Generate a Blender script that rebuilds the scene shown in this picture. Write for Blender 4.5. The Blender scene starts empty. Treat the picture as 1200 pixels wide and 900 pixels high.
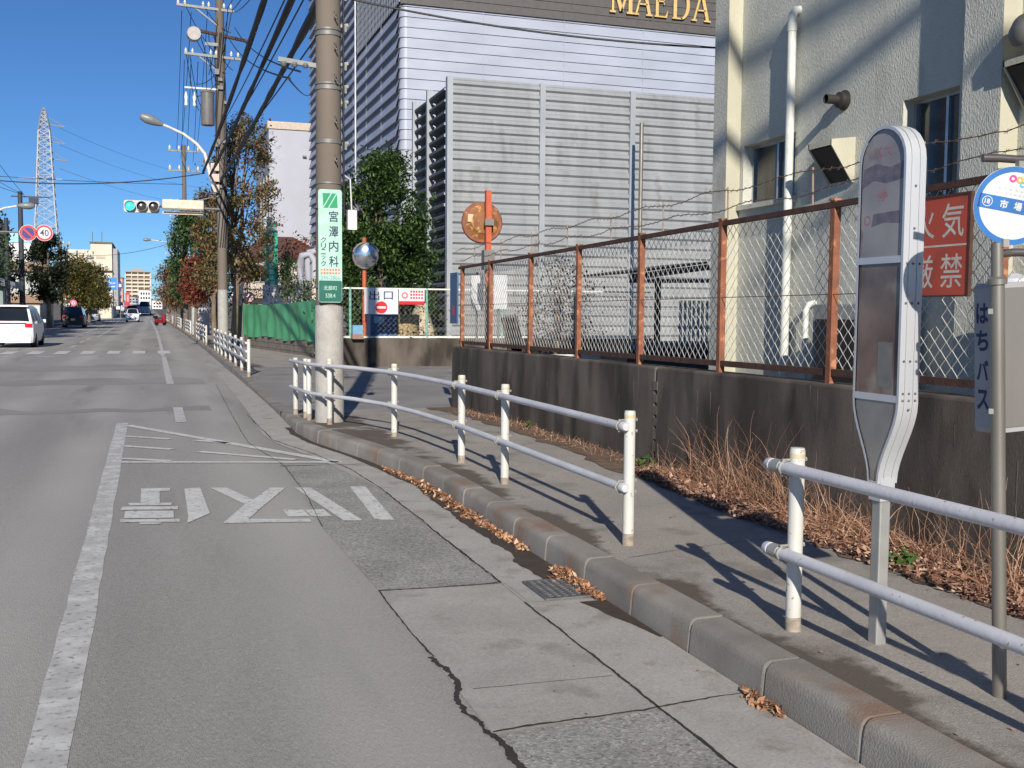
import bpy, math, random
from mathutils import Vector, Matrix
R = math.radians
random.seed(7)
SC = bpy.context.scene
COL = SC.collection

# ------------------------------------------------------------------ camera
F = 1240.0; H = 1.65
pitch = math.atan((450 - 365.4) / F); yaw = math.atan(422 / F * math.cos(pitch)); roll = math.atan(.008)
fwd = Vector((math.sin(yaw) * math.cos(pitch), math.cos(yaw) * math.cos(pitch), -math.sin(pitch)))
r0 = Vector((math.cos(yaw), -math.sin(yaw), 0)); u0 = r0.cross(fwd)
right = math.cos(roll) * r0 + math.sin(roll) * u0
up = right.cross(fwd)
cam_d = bpy.data.cameras.new('camera'); cam = bpy.data.objects.new('camera', cam_d); COL.objects.link(cam)
cam_d.sensor_width = 36; cam_d.lens = 36 * F / 1200; cam_d.clip_start = .05; cam_d.clip_end = 5000
rot = Matrix((right, up, -fwd)).transposed().to_4x4()
cam.matrix_world = Matrix.Translation((0, 0, H)) @ rot
SC.camera = cam
CAM = Vector((0, 0, H))

def ray(x, y): return fwd + right * ((x - 600) / F) - up * ((y - 450) / F)
def atY(x, y, Y): d = ray(x, y); return CAM + d * (Y / d.y)          # where a sight line meets the plane Y
def atX(x, y, X): d = ray(x, y); return CAM + d * (X / d.x)
def atZ(x, y, z=0): d = ray(x, y); return CAM + d * ((z - H) / d.z)

# ------------------------------------------------------------------ world, sun, exposure
EL, AZ = R(25), R(13.5)          # sun behind the viewer, shadows run away along the road
w = bpy.data.worlds.new('World'); SC.world = w; w.use_nodes = True
nt = w.node_tree; nt.nodes.clear()
sky = nt.nodes.new('ShaderNodeTexSky'); sky.sky_type = 'NISHITA'; sky.sun_disc = False
sky.sun_elevation = EL; sky.sun_rotation = math.pi + AZ
sky.altitude = 2500; sky.air_density = 1.0; sky.dust_density = 0; sky.ozone_density = 3
bg = nt.nodes.new('ShaderNodeBackground'); bg.inputs[1].default_value = .09
out = nt.nodes.new('ShaderNodeOutputWorld')
tint = nt.nodes.new('ShaderNodeMix'); tint.data_type = 'RGBA'; tint.blend_type = 'MULTIPLY'; tint.inputs[0].default_value = 1
tint.inputs[7].default_value = (.36, .57, .79, 1)
nt.links.new(sky.outputs[0], tint.inputs[6]); nt.links.new(tint.outputs[2], bg.inputs[0]); nt.links.new(bg.outputs[0], out.inputs[0])
sd = bpy.data.lights.new('sun', 'SUN'); sd.energy = 4.2; sd.angle = R(.53); sd.color = (1, .93, .82)
so = bpy.data.objects.new('sun', sd); COL.objects.link(so)
dvec = Vector((math.sin(AZ) * math.cos(EL), math.cos(AZ) * math.cos(EL), -math.sin(EL)))
so.rotation_euler = dvec.to_track_quat('-Z', 'Y').to_euler(); so.location = (-10, -30, 30)
SC.view_settings.view_transform = 'Standard'; SC.view_settings.look = 'None'
SC.view_settings.gamma = 1; SC.view_settings.use_curve_mapping = False
SC.view_settings.exposure = .42

# ------------------------------------------------------------------ materials
def lin(c):
    return tuple(((v / 255) / 12.92 if v / 255 < .04045 else ((v / 255 + .055) / 1.055) ** 2.4) for v in c)
MATS = {}
def mat(name, c, c2=None, scale=4, rough=.6, metal=0, bump=0, bscale=60, stretch=(1, 1, 1), detail=6,
        island=False, c3=None, s3=30, spec=.5, contrast=(.3, .7), trans=0, grain=0, gscale=300, t3=(.56, .68), agg=0, ascale=120):
    """procedural surface: colour noise between c and c2, optional speckle c3, bump, per leaf variation"""
    if name in MATS: return MATS[name]
    m = bpy.data.materials.new(name); m.use_nodes = True; MATS[name] = m
    n = m.node_tree.nodes; l = m.node_tree.links; b = n['Principled BSDF']
    b.inputs['Roughness'].default_value = rough; b.inputs['Metallic'].default_value = metal
    b.inputs['Specular IOR Level'].default_value = spec
    A = (*lin(c), 1); b.inputs['Base Color'].default_value = A
    tc = n.new('ShaderNodeTexCoord'); mp = n.new('ShaderNodeMapping'); l.new(tc.outputs['Object'], mp.inputs[0])
    mp.inputs['Scale'].default_value = stretch
    col = None
    if c2 is not None:
        rp = n.new('ShaderNodeValToRGB'); rp.color_ramp.elements[0].color = A; rp.color_ramp.elements[1].color = (*lin(c2), 1)
        if island:
            g = n.new('ShaderNodeNewGeometry'); l.new(g.outputs['Random Per Island'], rp.inputs[0])
            if c3: e = rp.color_ramp.elements.new(.5); e.color = (*lin(c3), 1)
        else:
            t = n.new('ShaderNodeTexNoise'); t.inputs['Scale'].default_value = scale; t.inputs['Detail'].default_value = detail
            l.new(mp.outputs[0], t.inputs[0]); l.new(t.outputs[0], rp.inputs[0])
            rp.color_ramp.elements[0].position = contrast[0]; rp.color_ramp.elements[1].position = contrast[1]
        col = rp.outputs[0]
        if c3 and not island:
            t2 = n.new('ShaderNodeTexNoise'); t2.inputs['Scale'].default_value = s3; t2.inputs['Detail'].default_value = 5
            l.new(mp.outputs[0], t2.inputs[0])
            r2 = n.new('ShaderNodeValToRGB'); r2.color_ramp.elements[0].position = t3[0]; r2.color_ramp.elements[1].position = t3[1]
            l.new(t2.outputs[0], r2.inputs[0])
            mx = n.new('ShaderNodeMix'); mx.data_type = 'RGBA'; l.new(r2.outputs[0], mx.inputs[0]); l.new(col, mx.inputs[6])
            mx.inputs[7].default_value = (*lin(c3), 1); col = mx.outputs[2]
    if grain:
        t4 = n.new('ShaderNodeTexNoise'); t4.inputs['Scale'].default_value = gscale; t4.inputs['Detail'].default_value = 2
        l.new(tc.outputs['Object'], t4.inputs[0])
        mr = n.new('ShaderNodeMapRange'); l.new(t4.outputs[0], mr.inputs[0]); mr.inputs[1].default_value = .25; mr.inputs[2].default_value = .75
        mr.inputs[3].default_value = 1 - grain; mr.inputs[4].default_value = 1 + grain
        mm = n.new('ShaderNodeMix'); mm.data_type = 'RGBA'; mm.blend_type = 'MULTIPLY'; mm.inputs[0].default_value = 1
        if col is not None: l.new(col, mm.inputs[6])
        else: mm.inputs[6].default_value = A
        l.new(mr.outputs[0], mm.inputs[7]); col = mm.outputs[2]
    if agg:      # single stones of the aggregate, pale and dark
        vo = n.new('ShaderNodeTexVoronoi'); vo.inputs['Scale'].default_value = ascale; l.new(tc.outputs['Object'], vo.inputs[0])
        sx = n.new('ShaderNodeSeparateColor'); l.new(vo.outputs['Color'], sx.inputs[0])
        ra = n.new('ShaderNodeValToRGB'); ra.color_ramp.elements[0].color = (1 - agg,) * 3 + (1,); ra.color_ramp.elements[1].color = (1 + agg,) * 3 + (1,)
        e = ra.color_ramp.elements.new(.25); e.color = (1 - agg * .25,) * 3 + (1,); e = ra.color_ramp.elements.new(.8); e.color = (1 + agg * .2,) * 3 + (1,)
        l.new(sx.outputs[0], ra.inputs[0])
        ma = n.new('ShaderNodeMix'); ma.data_type = 'RGBA'; ma.blend_type = 'MULTIPLY'; ma.inputs[0].default_value = 1; l.new(col, ma.inputs[6]); l.new(ra.outputs[0], ma.inputs[7]); col = ma.outputs[2]
    if col is not None: l.new(col, b.inputs['Base Color'])
    if bump:
        t3 = n.new('ShaderNodeTexNoise'); t3.inputs['Scale'].default_value = bscale; t3.inputs['Detail'].default_value = 4
        l.new(mp.outputs[0], t3.inputs[0]); bp = n.new('ShaderNodeBump'); bp.inputs['Strength'].default_value = bump
        bp.inputs['Distance'].default_value = .02; l.new(t3.outputs[0], bp.inputs['Height']); l.new(bp.outputs[0], b.inputs['Normal'])
    if trans:
        b.inputs['Transmission Weight'].default_value = 0
        ad = n.new('ShaderNodeAddShader'); tl = n.new('ShaderNodeBsdfTranslucent'); mxs = n.new('ShaderNodeMixShader')
        mxs.inputs[0].default_value = trans; l.new(b.outputs[0], mxs.inputs[1]); l.new(tl.outputs[0], mxs.inputs[2])
        if col is not None: l.new(col, tl.inputs[0])
        else: tl.inputs[0].default_value = A
        n.remove(ad); l.new(mxs.outputs[0], n['Material Output'].inputs[0])
    return m

def plain(name, c, rough=.5, metal=0, var=.06):
    c2 = tuple(min(255, v * (1 + var)) for v in c); c1 = tuple(v * (1 - var) for v in c)
    return mat(name, c1, c2, scale=7, rough=rough, metal=metal)

# ------------------------------------------------------------------ geometry collector
class MB:
    def __init__(s): s.v = []; s.f = []; s.mi = []; s.sm = []; s.m = 0
    def add(s, vs, fs, smooth=False):
        o = len(s.v); s.v += [tuple(v) for v in vs]
        for f in fs: s.f.append([i + o for i in f]); s.mi.append(s.m); s.sm.append(smooth)
        return s
    def box(s, a, b):
        x0, y0, z0 = a; x1, y1, z1 = b
        if x0 > x1: x0, x1 = x1, x0
        if y0 > y1: y0, y1 = y1, y0
        if z0 > z1: z0, z1 = z1, z0
        return s.add([(x0, y0, z0), (x1, y0, z0), (x1, y1, z0), (x0, y1, z0), (x0, y0, z1), (x1, y0, z1), (x1, y1, z1), (x0, y1, z1)],
              [(0, 3, 2, 1), (4, 5, 6, 7), (0, 1, 5, 4), (1, 2, 6, 5), (2, 3, 7, 6), (3, 0, 4, 7)])
    def cbox(s, c, d): return s.box([c[i] - d[i] / 2 for i in range(3)], [c[i] + d[i] / 2 for i in range(3)])
    def beam(s, p, q, w, h=None, upv=(0, 0, 1)):
        p = Vector(p); q = Vector(q); d = (q - p).normalized(); h = h or w
        u = Vector(upv)
        if abs(d.dot(u)) > .98: u = Vector((0, 1, 0))
        a = d.cross(u).normalized() * (w / 2); b = a.cross(d).normalized() * (h / 2)
        vs = [p - a - b, p + a - b, p + a + b, p - a + b, q - a - b, q + a - b, q + a + b, q - a + b]
        return s.add(vs, [(0, 3, 2, 1), (4, 5, 6, 7), (0, 1, 5, 4), (1, 2, 6, 5), (2, 3, 7, 6), (3, 0, 4, 7)])
    def tube(s, pts, r, n=8, cap=True):
        pts = [Vector(p) for p in pts]; rs = r if isinstance(r, (list, tuple)) else [r] * len(pts)
        o = len(s.v); u = None; N = len(pts); vs = []; fs = []
        for i, p in enumerate(pts):
            d = (pts[min(i + 1, N - 1)] - pts[max(i - 1, 0)])
            if d.length < 1e-9: d = Vector((0, 0, 1))
            d.normalize()
            if u is None:
                u = Vector((0, 0, 1)) if abs(d.z) < .9 else Vector((1, 0, 0))
            u = (u - d * u.dot(d)); u = u.normalized() if u.length > 1e-6 else d.orthogonal().normalized()
            v = d.cross(u)
            for k in range(n):
                t = 2 * math.pi * k / n; vs.append(p + (u * math.cos(t) + v * math.sin(t)) * rs[i])
        for i in range(N - 1):
            for k in range(n):
                k2 = (k + 1) % n; fs.append((i * n + k, i * n + k2, (i + 1) * n + k2, (i + 1) * n + k))
        s.add(vs, fs, n > 4)
        if cap:
            s.add(vs[:n], [tuple(reversed(range(n)))]); s.add(vs[-n:], [tuple(range(n))])
        return s
    def lathe(s, c, prof, axis=(0, 0, 1), n=20, smooth=True):
        c = Vector(c); ax = Vector(axis).normalized(); u = ax.orthogonal().normalized(); v = ax.cross(u)
        vs = []; fs = []
        for r, h in prof:
            for k in range(n):
                t = 2 * math.pi * k / n; vs.append(c + ax * h + (u * math.cos(t) + v * math.sin(t)) * r)
        for i in range(len(prof) - 1):
            for k in range(n):
                k2 = (k + 1) % n; fs.append((i * n + k, i * n + k2, (i + 1) * n + k2, (i + 1) * n + k))
        s.add(vs, fs, smooth)
        if prof[0][0] > 1e-4: s.add(vs[:n], [tuple(reversed(range(n)))])
        if prof[-1][0] > 1e-4: s.add(vs[-n:], [tuple(range(n))])
        return s
    def prism(s, pts, o, ux, uy, t):
        """2D outline extruded by t along ux x uy"""
        o = Vector(o); ux = Vector(ux); uy = Vector(uy); nn = ux.cross(uy).normalized() * t; n = len(pts)
        a = [o + ux * p[0] + uy * p[1] for p in pts]; b = [p + nn for p in a]
        ar = sum(pts[i][0] * pts[(i + 1) % n][1] - pts[(i + 1) % n][0] * pts[i][1] for i in range(n))
        fs = [tuple(reversed(range(n))), tuple(range(n, 2 * n))] + [(i, (i + 1) % n, n + (i + 1) % n, n + i) for i in range(n)]
        if ar < 0: fs = [tuple(reversed(f)) for f in fs]
        if t < 0: fs = [tuple(reversed(f)) for f in fs]
        return s.add(a + b, fs)
    def flat(s, pts): return s.add(pts, [tuple(range(len(pts)))])
    def quad(s, o, ux, uy, w, h):
        o = Vector(o); ux = Vector(ux); uy = Vector(uy)
        return s.flat([o - ux * w / 2 - uy * h / 2, o + ux * w / 2 - uy * h / 2, o + ux * w / 2 + uy * h / 2, o - ux * w / 2 + uy * h / 2])
    def disc(s, o, ux, uy, r, n=32, r2=0):
        o = Vector(o); ux = Vector(ux); uy = Vector(uy)
        a = [o + (ux * math.cos(2 * math.pi * k / n) + uy * math.sin(2 * math.pi * k / n)) * r for k in range(n)]
        if not r2: return s.flat(a)
        b = [o + (ux * math.cos(2 * math.pi * k / n) + uy * math.sin(2 * math.pi * k / n)) * r2 for k in range(n)]
        return s.add(a + b, [(k, (k + 1) % n, n + (k + 1) % n, n + k) for k in range(n)])
    def leaf(s, p, r, flatz=0):
        d = Vector((random.gauss(0, 1), random.gauss(0, 1), random.gauss(0, 1) * (1 - flatz))).normalized()
        e = d.orthogonal().normalized() if not flatz else Vector((-d.y, d.x, random.uniform(-.4, .4))).normalized()
        a = random.uniform(0, 6.28)
        if not flatz: e = (Matrix.Rotation(a, 3, d) @ e)
        p = Vector(p)
        return s.add([p - d * r, p + e * r * .5, p + d * r, p - e * r * .5], [(0, 1, 2, 3)])

def build(name, mb, m, parent=None, off=(0, 0, 0)):
    me = bpy.data.meshes.new(name); o3 = off
    me.from_pydata([(v[0] - o3[0], v[1] - o3[1], v[2] - o3[2]) for v in mb.v], [], mb.f); me.validate()
    ms = m if isinstance(m, (list, tuple)) else [m]
    for x in ms: me.materials.append(x)
    if len(me.polygons) == len(mb.f):
        me.polygons.foreach_set('material_index', mb.mi)
        me.polygons.foreach_set('use_smooth', mb.sm)
    me.update()
    if any(mb.sm): me.set_sharp_from_angle(angle=R(40))
    o = bpy.data.objects.new(name, me); COL.objects.link(o)
    if parent is not None: o.parent = parent
    return o
ORG = {}
def thing(name, label, cat, loc=(0, 0, 0), group=None, rot=None):
    o = bpy.data.objects.new(name, None); COL.objects.link(o); o.location = loc; o.empty_display_size = .2
    o['label'] = label; o['category'] = cat
    if group: o['group'] = group
    if rot: o.rotation_euler = rot
    ORG[o.name] = (0, 0, 0) if rot else tuple(loc)
    return o
def part(name, mb, m, parent, label=None):
    """geometry is given in world coordinates (or in the thing's own when the thing is rotated)"""
    off = ORG[parent.name]
    o = build(name, mb, m, parent, off); ORG[o.name] = off
    if label: o['label'] = label
    return o
def solo(name, mb, m, label, cat, loc=(0, 0, 0), group=None):
    o = build(name, mb, m, None, loc); o.location = loc; ORG[o.name] = tuple(loc)
    o['label'] = label; o['category'] = cat
    if group: o['group'] = group
    return o
def struct(name, mb, m):
    o = build(name, mb, m); o['kind'] = 'structure'; ORG[o.name] = (0, 0, 0); return o
def copy_thing(src, loc, label=None, group=None, rotz=None, scale=None):
    def rec(o, par):
        c = o.copy(); COL.objects.link(c)
        if par is not None: c.parent = par
        for ch in [x for x in list(COL.objects) if x.parent == o and x != c]: rec(ch, c)
        return c
    r = rec(src, None); r.location = loc
    if rotz is not None: r.rotation_euler.z = rotz
    if scale: r.scale = scale if isinstance(scale, (tuple, list)) else (scale,) * 3
    if label: r['label'] = label
    if group: r['group'] = group
    return r
def bevel(o, wdt, seg=2):
    m = o.modifiers.new('bevel', 'BEVEL'); m.width = wdt; m.segments = seg; m.limit_method = 'ANGLE'; m.angle_limit = R(40); return o

TXT = {}
def glyphs(s, bold=0):
    if (s, bold) in TXT: return TXT[(s, bold)]
    cu = bpy.data.curves.new('lettering', 'FONT'); cu.body = s; cu.size = 1; cu.resolution_u = 3; cu.offset = bold
    ob = bpy.data.objects.new('lettering', cu); COL.objects.link(ob)
    bpy.context.view_layer.update()
    me = bpy.data.meshes.new_from_object(ob.evaluated_get(bpy.context.evaluated_depsgraph_get()))
    vs = [tuple(v.co) for v in me.vertices]; fs = [tuple(p.vertices) for p in me.polygons]
    bpy.data.objects.remove(ob); bpy.data.meshes.remove(me); bpy.data.curves.remove(cu)
    TXT[(s, bold)] = (vs, fs); return vs, fs
def text(mb, s, o, ux, uy, w=None, h=None, bold=.01):
    """lettering centred on o, fitted to w x h"""
    vs, fs = glyphs(s, bold)
    if not vs: return
    xs = [v[0] for v in vs]; ys = [v[1] for v in vs]
    cx, cy = (min(xs) + max(xs)) / 2, (min(ys) + max(ys)) / 2; W, Hh = max(xs) - min(xs), max(ys) - min(ys)
    sx = w / W if w else None; sy = h / Hh if h else None
    sx = sx or sy; sy = sy or sx
    o = Vector(o); ux = Vector(ux); uy = Vector(uy)
    mb.add([o + ux * ((v[0] - cx) * sx) + uy * ((v[1] - cy) * sy) for v in vs], fs)
X, Y, Z = Vector((1, 0, 0)), Vector((0, 1, 0)), Vector((0, 0, 1))
def rrect(w, h, r, n=5):
    p = []
    for cx, cy, a0 in ((w / 2 - r, h / 2 - r, 0), (-w / 2 + r, h / 2 - r, 90), (-w / 2 + r, -h / 2 + r, 180), (w / 2 - r, -h / 2 + r, 270)):
        for k in range(n + 1):
            a = R(a0 + 90 * k / n); p.append((cx + r * math.cos(a), cy + r * math.sin(a)))
    return p

# ================================================================== SETTING
def zr(y):            # the road climbs gently past the lights
    if y < 125: return 0
    t = y - 125
    return .016 * t * t / (t + 25)
def cx_(y):           # and drifts left
    return -.00006 * max(0, y - 50) ** 2 if y < 260 else -2.65 - .025 * (y - 260)
ys = [-30, -10, 0, 2, 4, 6, 8, 10, 12, 14, 16, 18, 20, 24, 28, 34, 40, 48, 56, 64, 72, 80, 90, 100, 112, 125, 135, 145, 155, 165, 180, 200, 220, 240, 260, 300, 340, 380, 420, 480]
def strip(mb, xl, xr, z, y0, y1, n=None):
    yy = [y for y in ys if y0 < y < y1]; yy = [y0] + yy + [y1]
    vs = []; fs = []
    for y in yy:
        a = xl(y) if callable(xl) else xl + cx_(y); b = xr(y) if callable(xr) else xr + cx_(y)
        zz = z(y) if callable(z) else z
        vs += [(a, y, zz + zr(y)), (b, y, zz + zr(y))]
    for i in range(len(yy) - 1): fs.append((2 * i, 2 * i + 1, 2 * i + 3, 2 * i + 2))
    mb.add(vs, fs)
    return mb
def kx(y):            # face of the right kerb
    K = [(-30, 2.42), (9.6, 2.44), (11.5, 2.2), (13.2, 1.88), (14.2, 1.8), (17, 1.86), (21, 1.9), (29, 1.93), (45, 2.0)]
    if y >= 45: return 2.0 + cx_(y)
    for (a, u), (b, v) in zip(K, K[1:]):
        if a <= y <= b: return u + (v - u) * (y - a) / (b - a)
    return 2.42
def zs(y):            # pavement level: dips at the driveway
    if y < 13.5: return .17
    if y < 17.5: return .17 - .11 * (y - 13.5) / 4
    if y < 22: return .06
    if y < 25: return .06 + .09 * (y - 22) / 3
    return .15

m_ground = mat('earth', (120, 112, 98), (98, 92, 82), scale=.3, rough=.95)
gm = MB(); strip(gm, lambda y: -900, lambda y: 900, -.05, -60, 480)
gm.add([(-900, 480, -.05 + zr(480)), (900, 480, -.05 + zr(480)), (900, 2500, 6), (-900, 2500, 6)], [(0, 1, 2, 3)])
struct('ground', gm, m_ground)
# asphalt: worn, pale in the wheel tracks, darker in patches along the lane
m_asph = mat('asphalt', (144, 140, 135), (166, 162, 157), scale=.8, stretch=(1, .12, 1), rough=.85, bump=.35, bscale=260, grain=.16, gscale=190,
             c3=(134, 130, 126), s3=1.3, contrast=(.32, .68), agg=.2, ascale=110)
rm = MB(); strip(rm, lambda y: -8.4 + cx_(y), kx, 0, -30, 480)
def tracks(m, xs, wd_, amt):
    n = m.node_tree.nodes; l = m.node_tree.links; b = n['Principled BSDF']; src = b.inputs['Base Color'].links[0].from_socket
    tc = n.new('ShaderNodeTexCoord'); sp = n.new('ShaderNodeSeparateXYZ'); l.new(tc.outputs['Object'], sp.inputs[0])
    nz = n.new('ShaderNodeTexNoise'); nz.inputs['Scale'].default_value = .35; l.new(tc.outputs['Object'], nz.inputs[0]); acc = None
    for x in xs:
        w1 = n.new('ShaderNodeMath'); w1.operation = 'ADD'; l.new(sp.outputs[0], w1.inputs[0]); w1.inputs[1].default_value = -x
        w2 = n.new('ShaderNodeMath'); w2.operation = 'ABSOLUTE'; l.new(w1.outputs[0], w2.inputs[0])
        mr = n.new('ShaderNodeMapRange'); mr.interpolation_type = 'SMOOTHSTEP'; l.new(w2.outputs[0], mr.inputs[0]); mr.inputs[1].default_value = 0; mr.inputs[2].default_value = wd_; mr.inputs[3].default_value = amt; mr.inputs[4].default_value = 0
        if acc is None: acc = mr.outputs[0]
        else: a = n.new('ShaderNodeMath'); a.operation = 'ADD'; l.new(acc, a.inputs[0]); l.new(mr.outputs[0], a.inputs[1]); acc = a.outputs[0]
    m2 = n.new('ShaderNodeMath'); m2.operation = 'MULTIPLY'; l.new(acc, m2.inputs[0]); l.new(nz.outputs[0], m2.inputs[1])
    mx = n.new('ShaderNodeMix'); mx.data_type = 'RGBA'; l.new(m2.outputs[0], mx.inputs[0]); l.new(src, mx.inputs[6]); mx.inputs[7].default_value = (*lin((184, 180, 174)), 1); l.new(mx.outputs[2], b.inputs['Base Color'])
tracks(m_asph, (-2.2, -.75, .9, -4.6, -6.4), .55, .85)
road = struct('road', rm, m_asph)
m_patch = mat('concrete_patch', (156, 152, 146), (172, 168, 162), scale=2.2, rough=.85, bump=.15, bscale=200, grain=.08, gscale=220, agg=.16, ascale=110, c3=(146, 142, 136), s3=3)
m_rough = mat('coarse_asphalt', (142, 139, 134), (164, 161, 155), scale=2, rough=.9, bump=.5, bscale=160, grain=.2, gscale=140, agg=.42, ascale=80)
m_gut = mat('gutter_concrete', (160, 156, 149), (174, 170, 163), scale=3, rough=.85, bump=.15, bscale=150, grain=.06, gscale=220, c3=(146, 138, 129), s3=4, agg=.16, ascale=110)
m_wet = mat('dirt_stain', (58, 48, 40), (74, 62, 52), scale=9, rough=.9)
m_crack = mat('crack_filler', (44, 42, 40), (60, 57, 53), scale=20, rough=.9)
m_paint = mat('road_paint', (214, 214, 210), (196, 195, 190), scale=5, rough=.7, c3=(150, 148, 144), s3=22, grain=.05, gscale=120)
m_paintw = mat('worn_road_paint', (206, 206, 202), (180, 178, 174), scale=6, rough=.7, c3=(138, 136, 132), s3=30, contrast=(.35, .6), grain=.1, gscale=60)
from mathutils import noise as mnoise
def ragged(mb, pts, w, z, step=.025, j=.4):
    """an irregular crack: a ribbon of wandering width"""
    P = []; sd_ = random.uniform(0, 500)
    for a, b in zip(pts, pts[1:]):
        a = Vector((*a, z)); b = Vector((*b, z)); n = max(2, int((b - a).length / step)); P += [a.lerp(b, k / n) for k in range(n)]
    P.append(Vector((*pts[-1], z))); vs = []; t = 0
    for i, p in enumerate(P):
        d = (P[min(i + 1, len(P) - 1)] - P[max(0, i - 1)]); t += d.length / 2; d.normalize(); nn = Vector((-d.y, d.x, 0))
        f = lambda k, o: mnoise.noise(Vector((t * k, o, sd_)))
        off = (f(2.2, 0) * 1.4 + f(9, 3) * .7 + f(30, 5) * .35) * w * j * 2.2
        wl = w * max(.08, .55 + f(3, 11) * .55 + f(14, 13) * .5 + f(45, 17) * .4); wr = w * max(.08, .55 + f(3, 21) * .55 + f(14, 23) * .5 + f(45, 27) * .4)
        vs += [p + nn * (off + wl), p + nn * (off - wr)]
    mb.add(vs, [(2 * i, 2 * i + 1, 2 * i + 3, 2 * i + 2) for i in range(len(P) - 1)])
part('rough_patch', MB().flat([(1.24, 6.07, .004), (1.97, 6.02, .004), (1.98, 9.6, .004), (1.9, 11.2, .004), (1.3, 11.3, .004), (1.2, 8, .004)]), m_rough, road)
part('rough_patch', MB().flat([(1.24, 2.0, .004), (1.97, 2.0, .004), (1.98, 3.88, .004), (1.235, 3.82, .004)]), m_rough, road)
part('smooth_patch', MB().flat([(1.235, 3.83, .004), (1.98, 3.89, .004), (1.98, 6.0, .004), (1.24, 6.05, .004)]), m_patch, road)
g = MB()
gy = [2, 4, 5.5, 7.5, 9.6, 10.6, 11.5, 12.4, 13.2, 14.2, 17, 21, 25, 29]
vs = []
for y in gy:
    xl = 1.98 if y <= 9.6 else kx(y) - .46 + max(0, (y - 9.6)) * .004
    vs += [(xl, y, .006), (kx(y), y, .006)]
g.add(vs, [(2 * i, 2 * i + 1, 2 * i + 3, 2 * i + 2) for i in range(len(gy) - 1)])
part('gutter', g, m_gut, road)
ck = MB()
ragged(ck, [(1.98, 2.0), (1.98, 3.9), (1.98, 5.57)], .010, .0085)
ragged(ck, [(1.985, 6.02), (1.98, 8.0), (1.99, 9.6), (1.93, 10.8), (1.72, 12.2), (1.42, 13.6), (1.38, 17)], .010, .0085)
ragged(ck, [(1.24, 6.06), (1.97, 6.02)], .012, .0075, j=.8)
ragged(ck, [(1.24, 3.84), (1.98, 3.9), (2.42, 3.92)], .010, .0085, j=.8)
ragged(ck, [(1.24, 6.06), (1.23, 5.2), (1.245, 4.8)], .007, .0075)
ragged(ck, [(1.98, 5.98), (2.42, 5.96)], .008, .0085); ragged(ck, [(1.3, 4.33), (1.95, 4.3)], .004, .0075)
ragged(ck, [(1.25, 11.3), (1.9, 11.2), (2.2, 11.2)], .012, .0085, j=1)
ragged(ck, [(1.2, 8), (1.28, 9.5), (1.3, 11.3), (1.1, 13.4), (1.15, 17), (1.3, 24)], .006, .0075)
ragged(ck, [(1.245, 4.8), (1.235, 4.3), (1.215, 3.9), (1.24, 3.6), (1.28, 3.2)], .024, .0078, step=.012, j=.7)
part('crack', ck, m_crack, road)
# dirt along the kerb foot
dm = MB(); vs = []
yy = [6.0 + i * .05 for i in range(180)]; wob = 0
for y in yy:
    wob = wob * .75 + random.uniform(-.3, .3) * .35
    wdt = (.05 + .10 * max(0, min(1, (11.5 - y) / 4)) if y > 7 else .13) * (1 + wob) + (.04 if y < 6.6 else 0)
    vs += [(kx(y) - wdt - .03, y, .0105), (kx(y) - .003, y, .0105)]
dm.add(vs, [(2 * i, 2 * i + 1, 2 * i + 3, 2 * i + 2) for i in range(len(yy) - 1)])
vs = []
yy = [4.75 + i * .08 for i in range(10)]
for y in yy: vs += [(kx(y) - .02 - .13 * (y - 4.75) / .72 * random.uniform(.8, 1.2), y, .0105), (kx(y) - .003, y, .0105)]
dm.add(vs, [(2 * i, 2 * i + 1, 2 * i + 3, 2 * i + 2) for i in range(len(yy) - 1)])
part('dirt_stain', dm, m_wet, road)
# dark bands across the carriageway
tb = MB()
m_dark = mat('dark_asphalt', (138, 135, 130), (152, 149, 144), scale=.6, stretch=(.6, .5, 1), rough=.85, grain=.15, gscale=190, bump=.3, bscale=260)
for a, b, c, d in ((-6.5, 1.1, 24.5, 26.5), (-8, .9, 17.9, 18.8), (-5, .2, 30, 33)):
    n = 16; P = [(a + (b - a) * k / n, c + random.uniform(-.25, .25), .003) for k in range(n + 1)] + [(b - (b - a) * k / n, d + random.uniform(-.5, .5), .003) for k in range(n + 1)]
    tb.flat(P)
part('dark_patch', tb, m_dark, road)
pz = .0070
# painted lines
ln = MB()
vs = []; yy = [1 + i * .4 for i in range(39)]
for y in yy:
    q = max(0, min(1, (16.1 - y) / 12)); vs += [(-.51 + .04 * q + random.uniform(-.006, .006), y, .0022), (-.355 + .045 * q + random.uniform(-.006, .006), y, .0022)]
ln.add(vs, [(2 * i, 2 * i + 1, 2 * i + 3, 2 * i + 2) for i in range(len(yy) - 1)])
part('bay_edge_line', ln, m_paintw, road)
def pxpoly(mb, pts, s=1, ox=0, oy=0):
    mb.flat([atZ(ox + x / s, oy + y / s, pz) for x, y in pts])
hz = MB()      # taper hatching at the head of the bus bay
def gl(a, b, wd):
    a = Vector((*a, pz)); b = Vector((*b, pz)); d = (b - a).normalized(); n = Vector((-d.y, d.x, 0)) * wd / 2; hz.flat([a - n, b - n, b + n, a + n])
def pz2(x, y): p = atZ(100 + x / 3, 480 + y / 3, pz); return (p.x, p.y)
gl(pz2(150, 55), pz2(890, 184), .13); gl(pz2(122, 184), pz2(890, 184), .12)
for a, b in (((140, 93), (298, 103)), ((132, 127), (305, 139)), ((130, 171), (300, 180)), ((388, 107), (500, 117)), ((400, 147), (740, 175))):
    gl(pz2(*a), pz2(*b), .11)
part('hatch_line', hz, m_paint, road)
lt = MB()      # bus stop lettering, meant to be read by oncoming drivers
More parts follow.
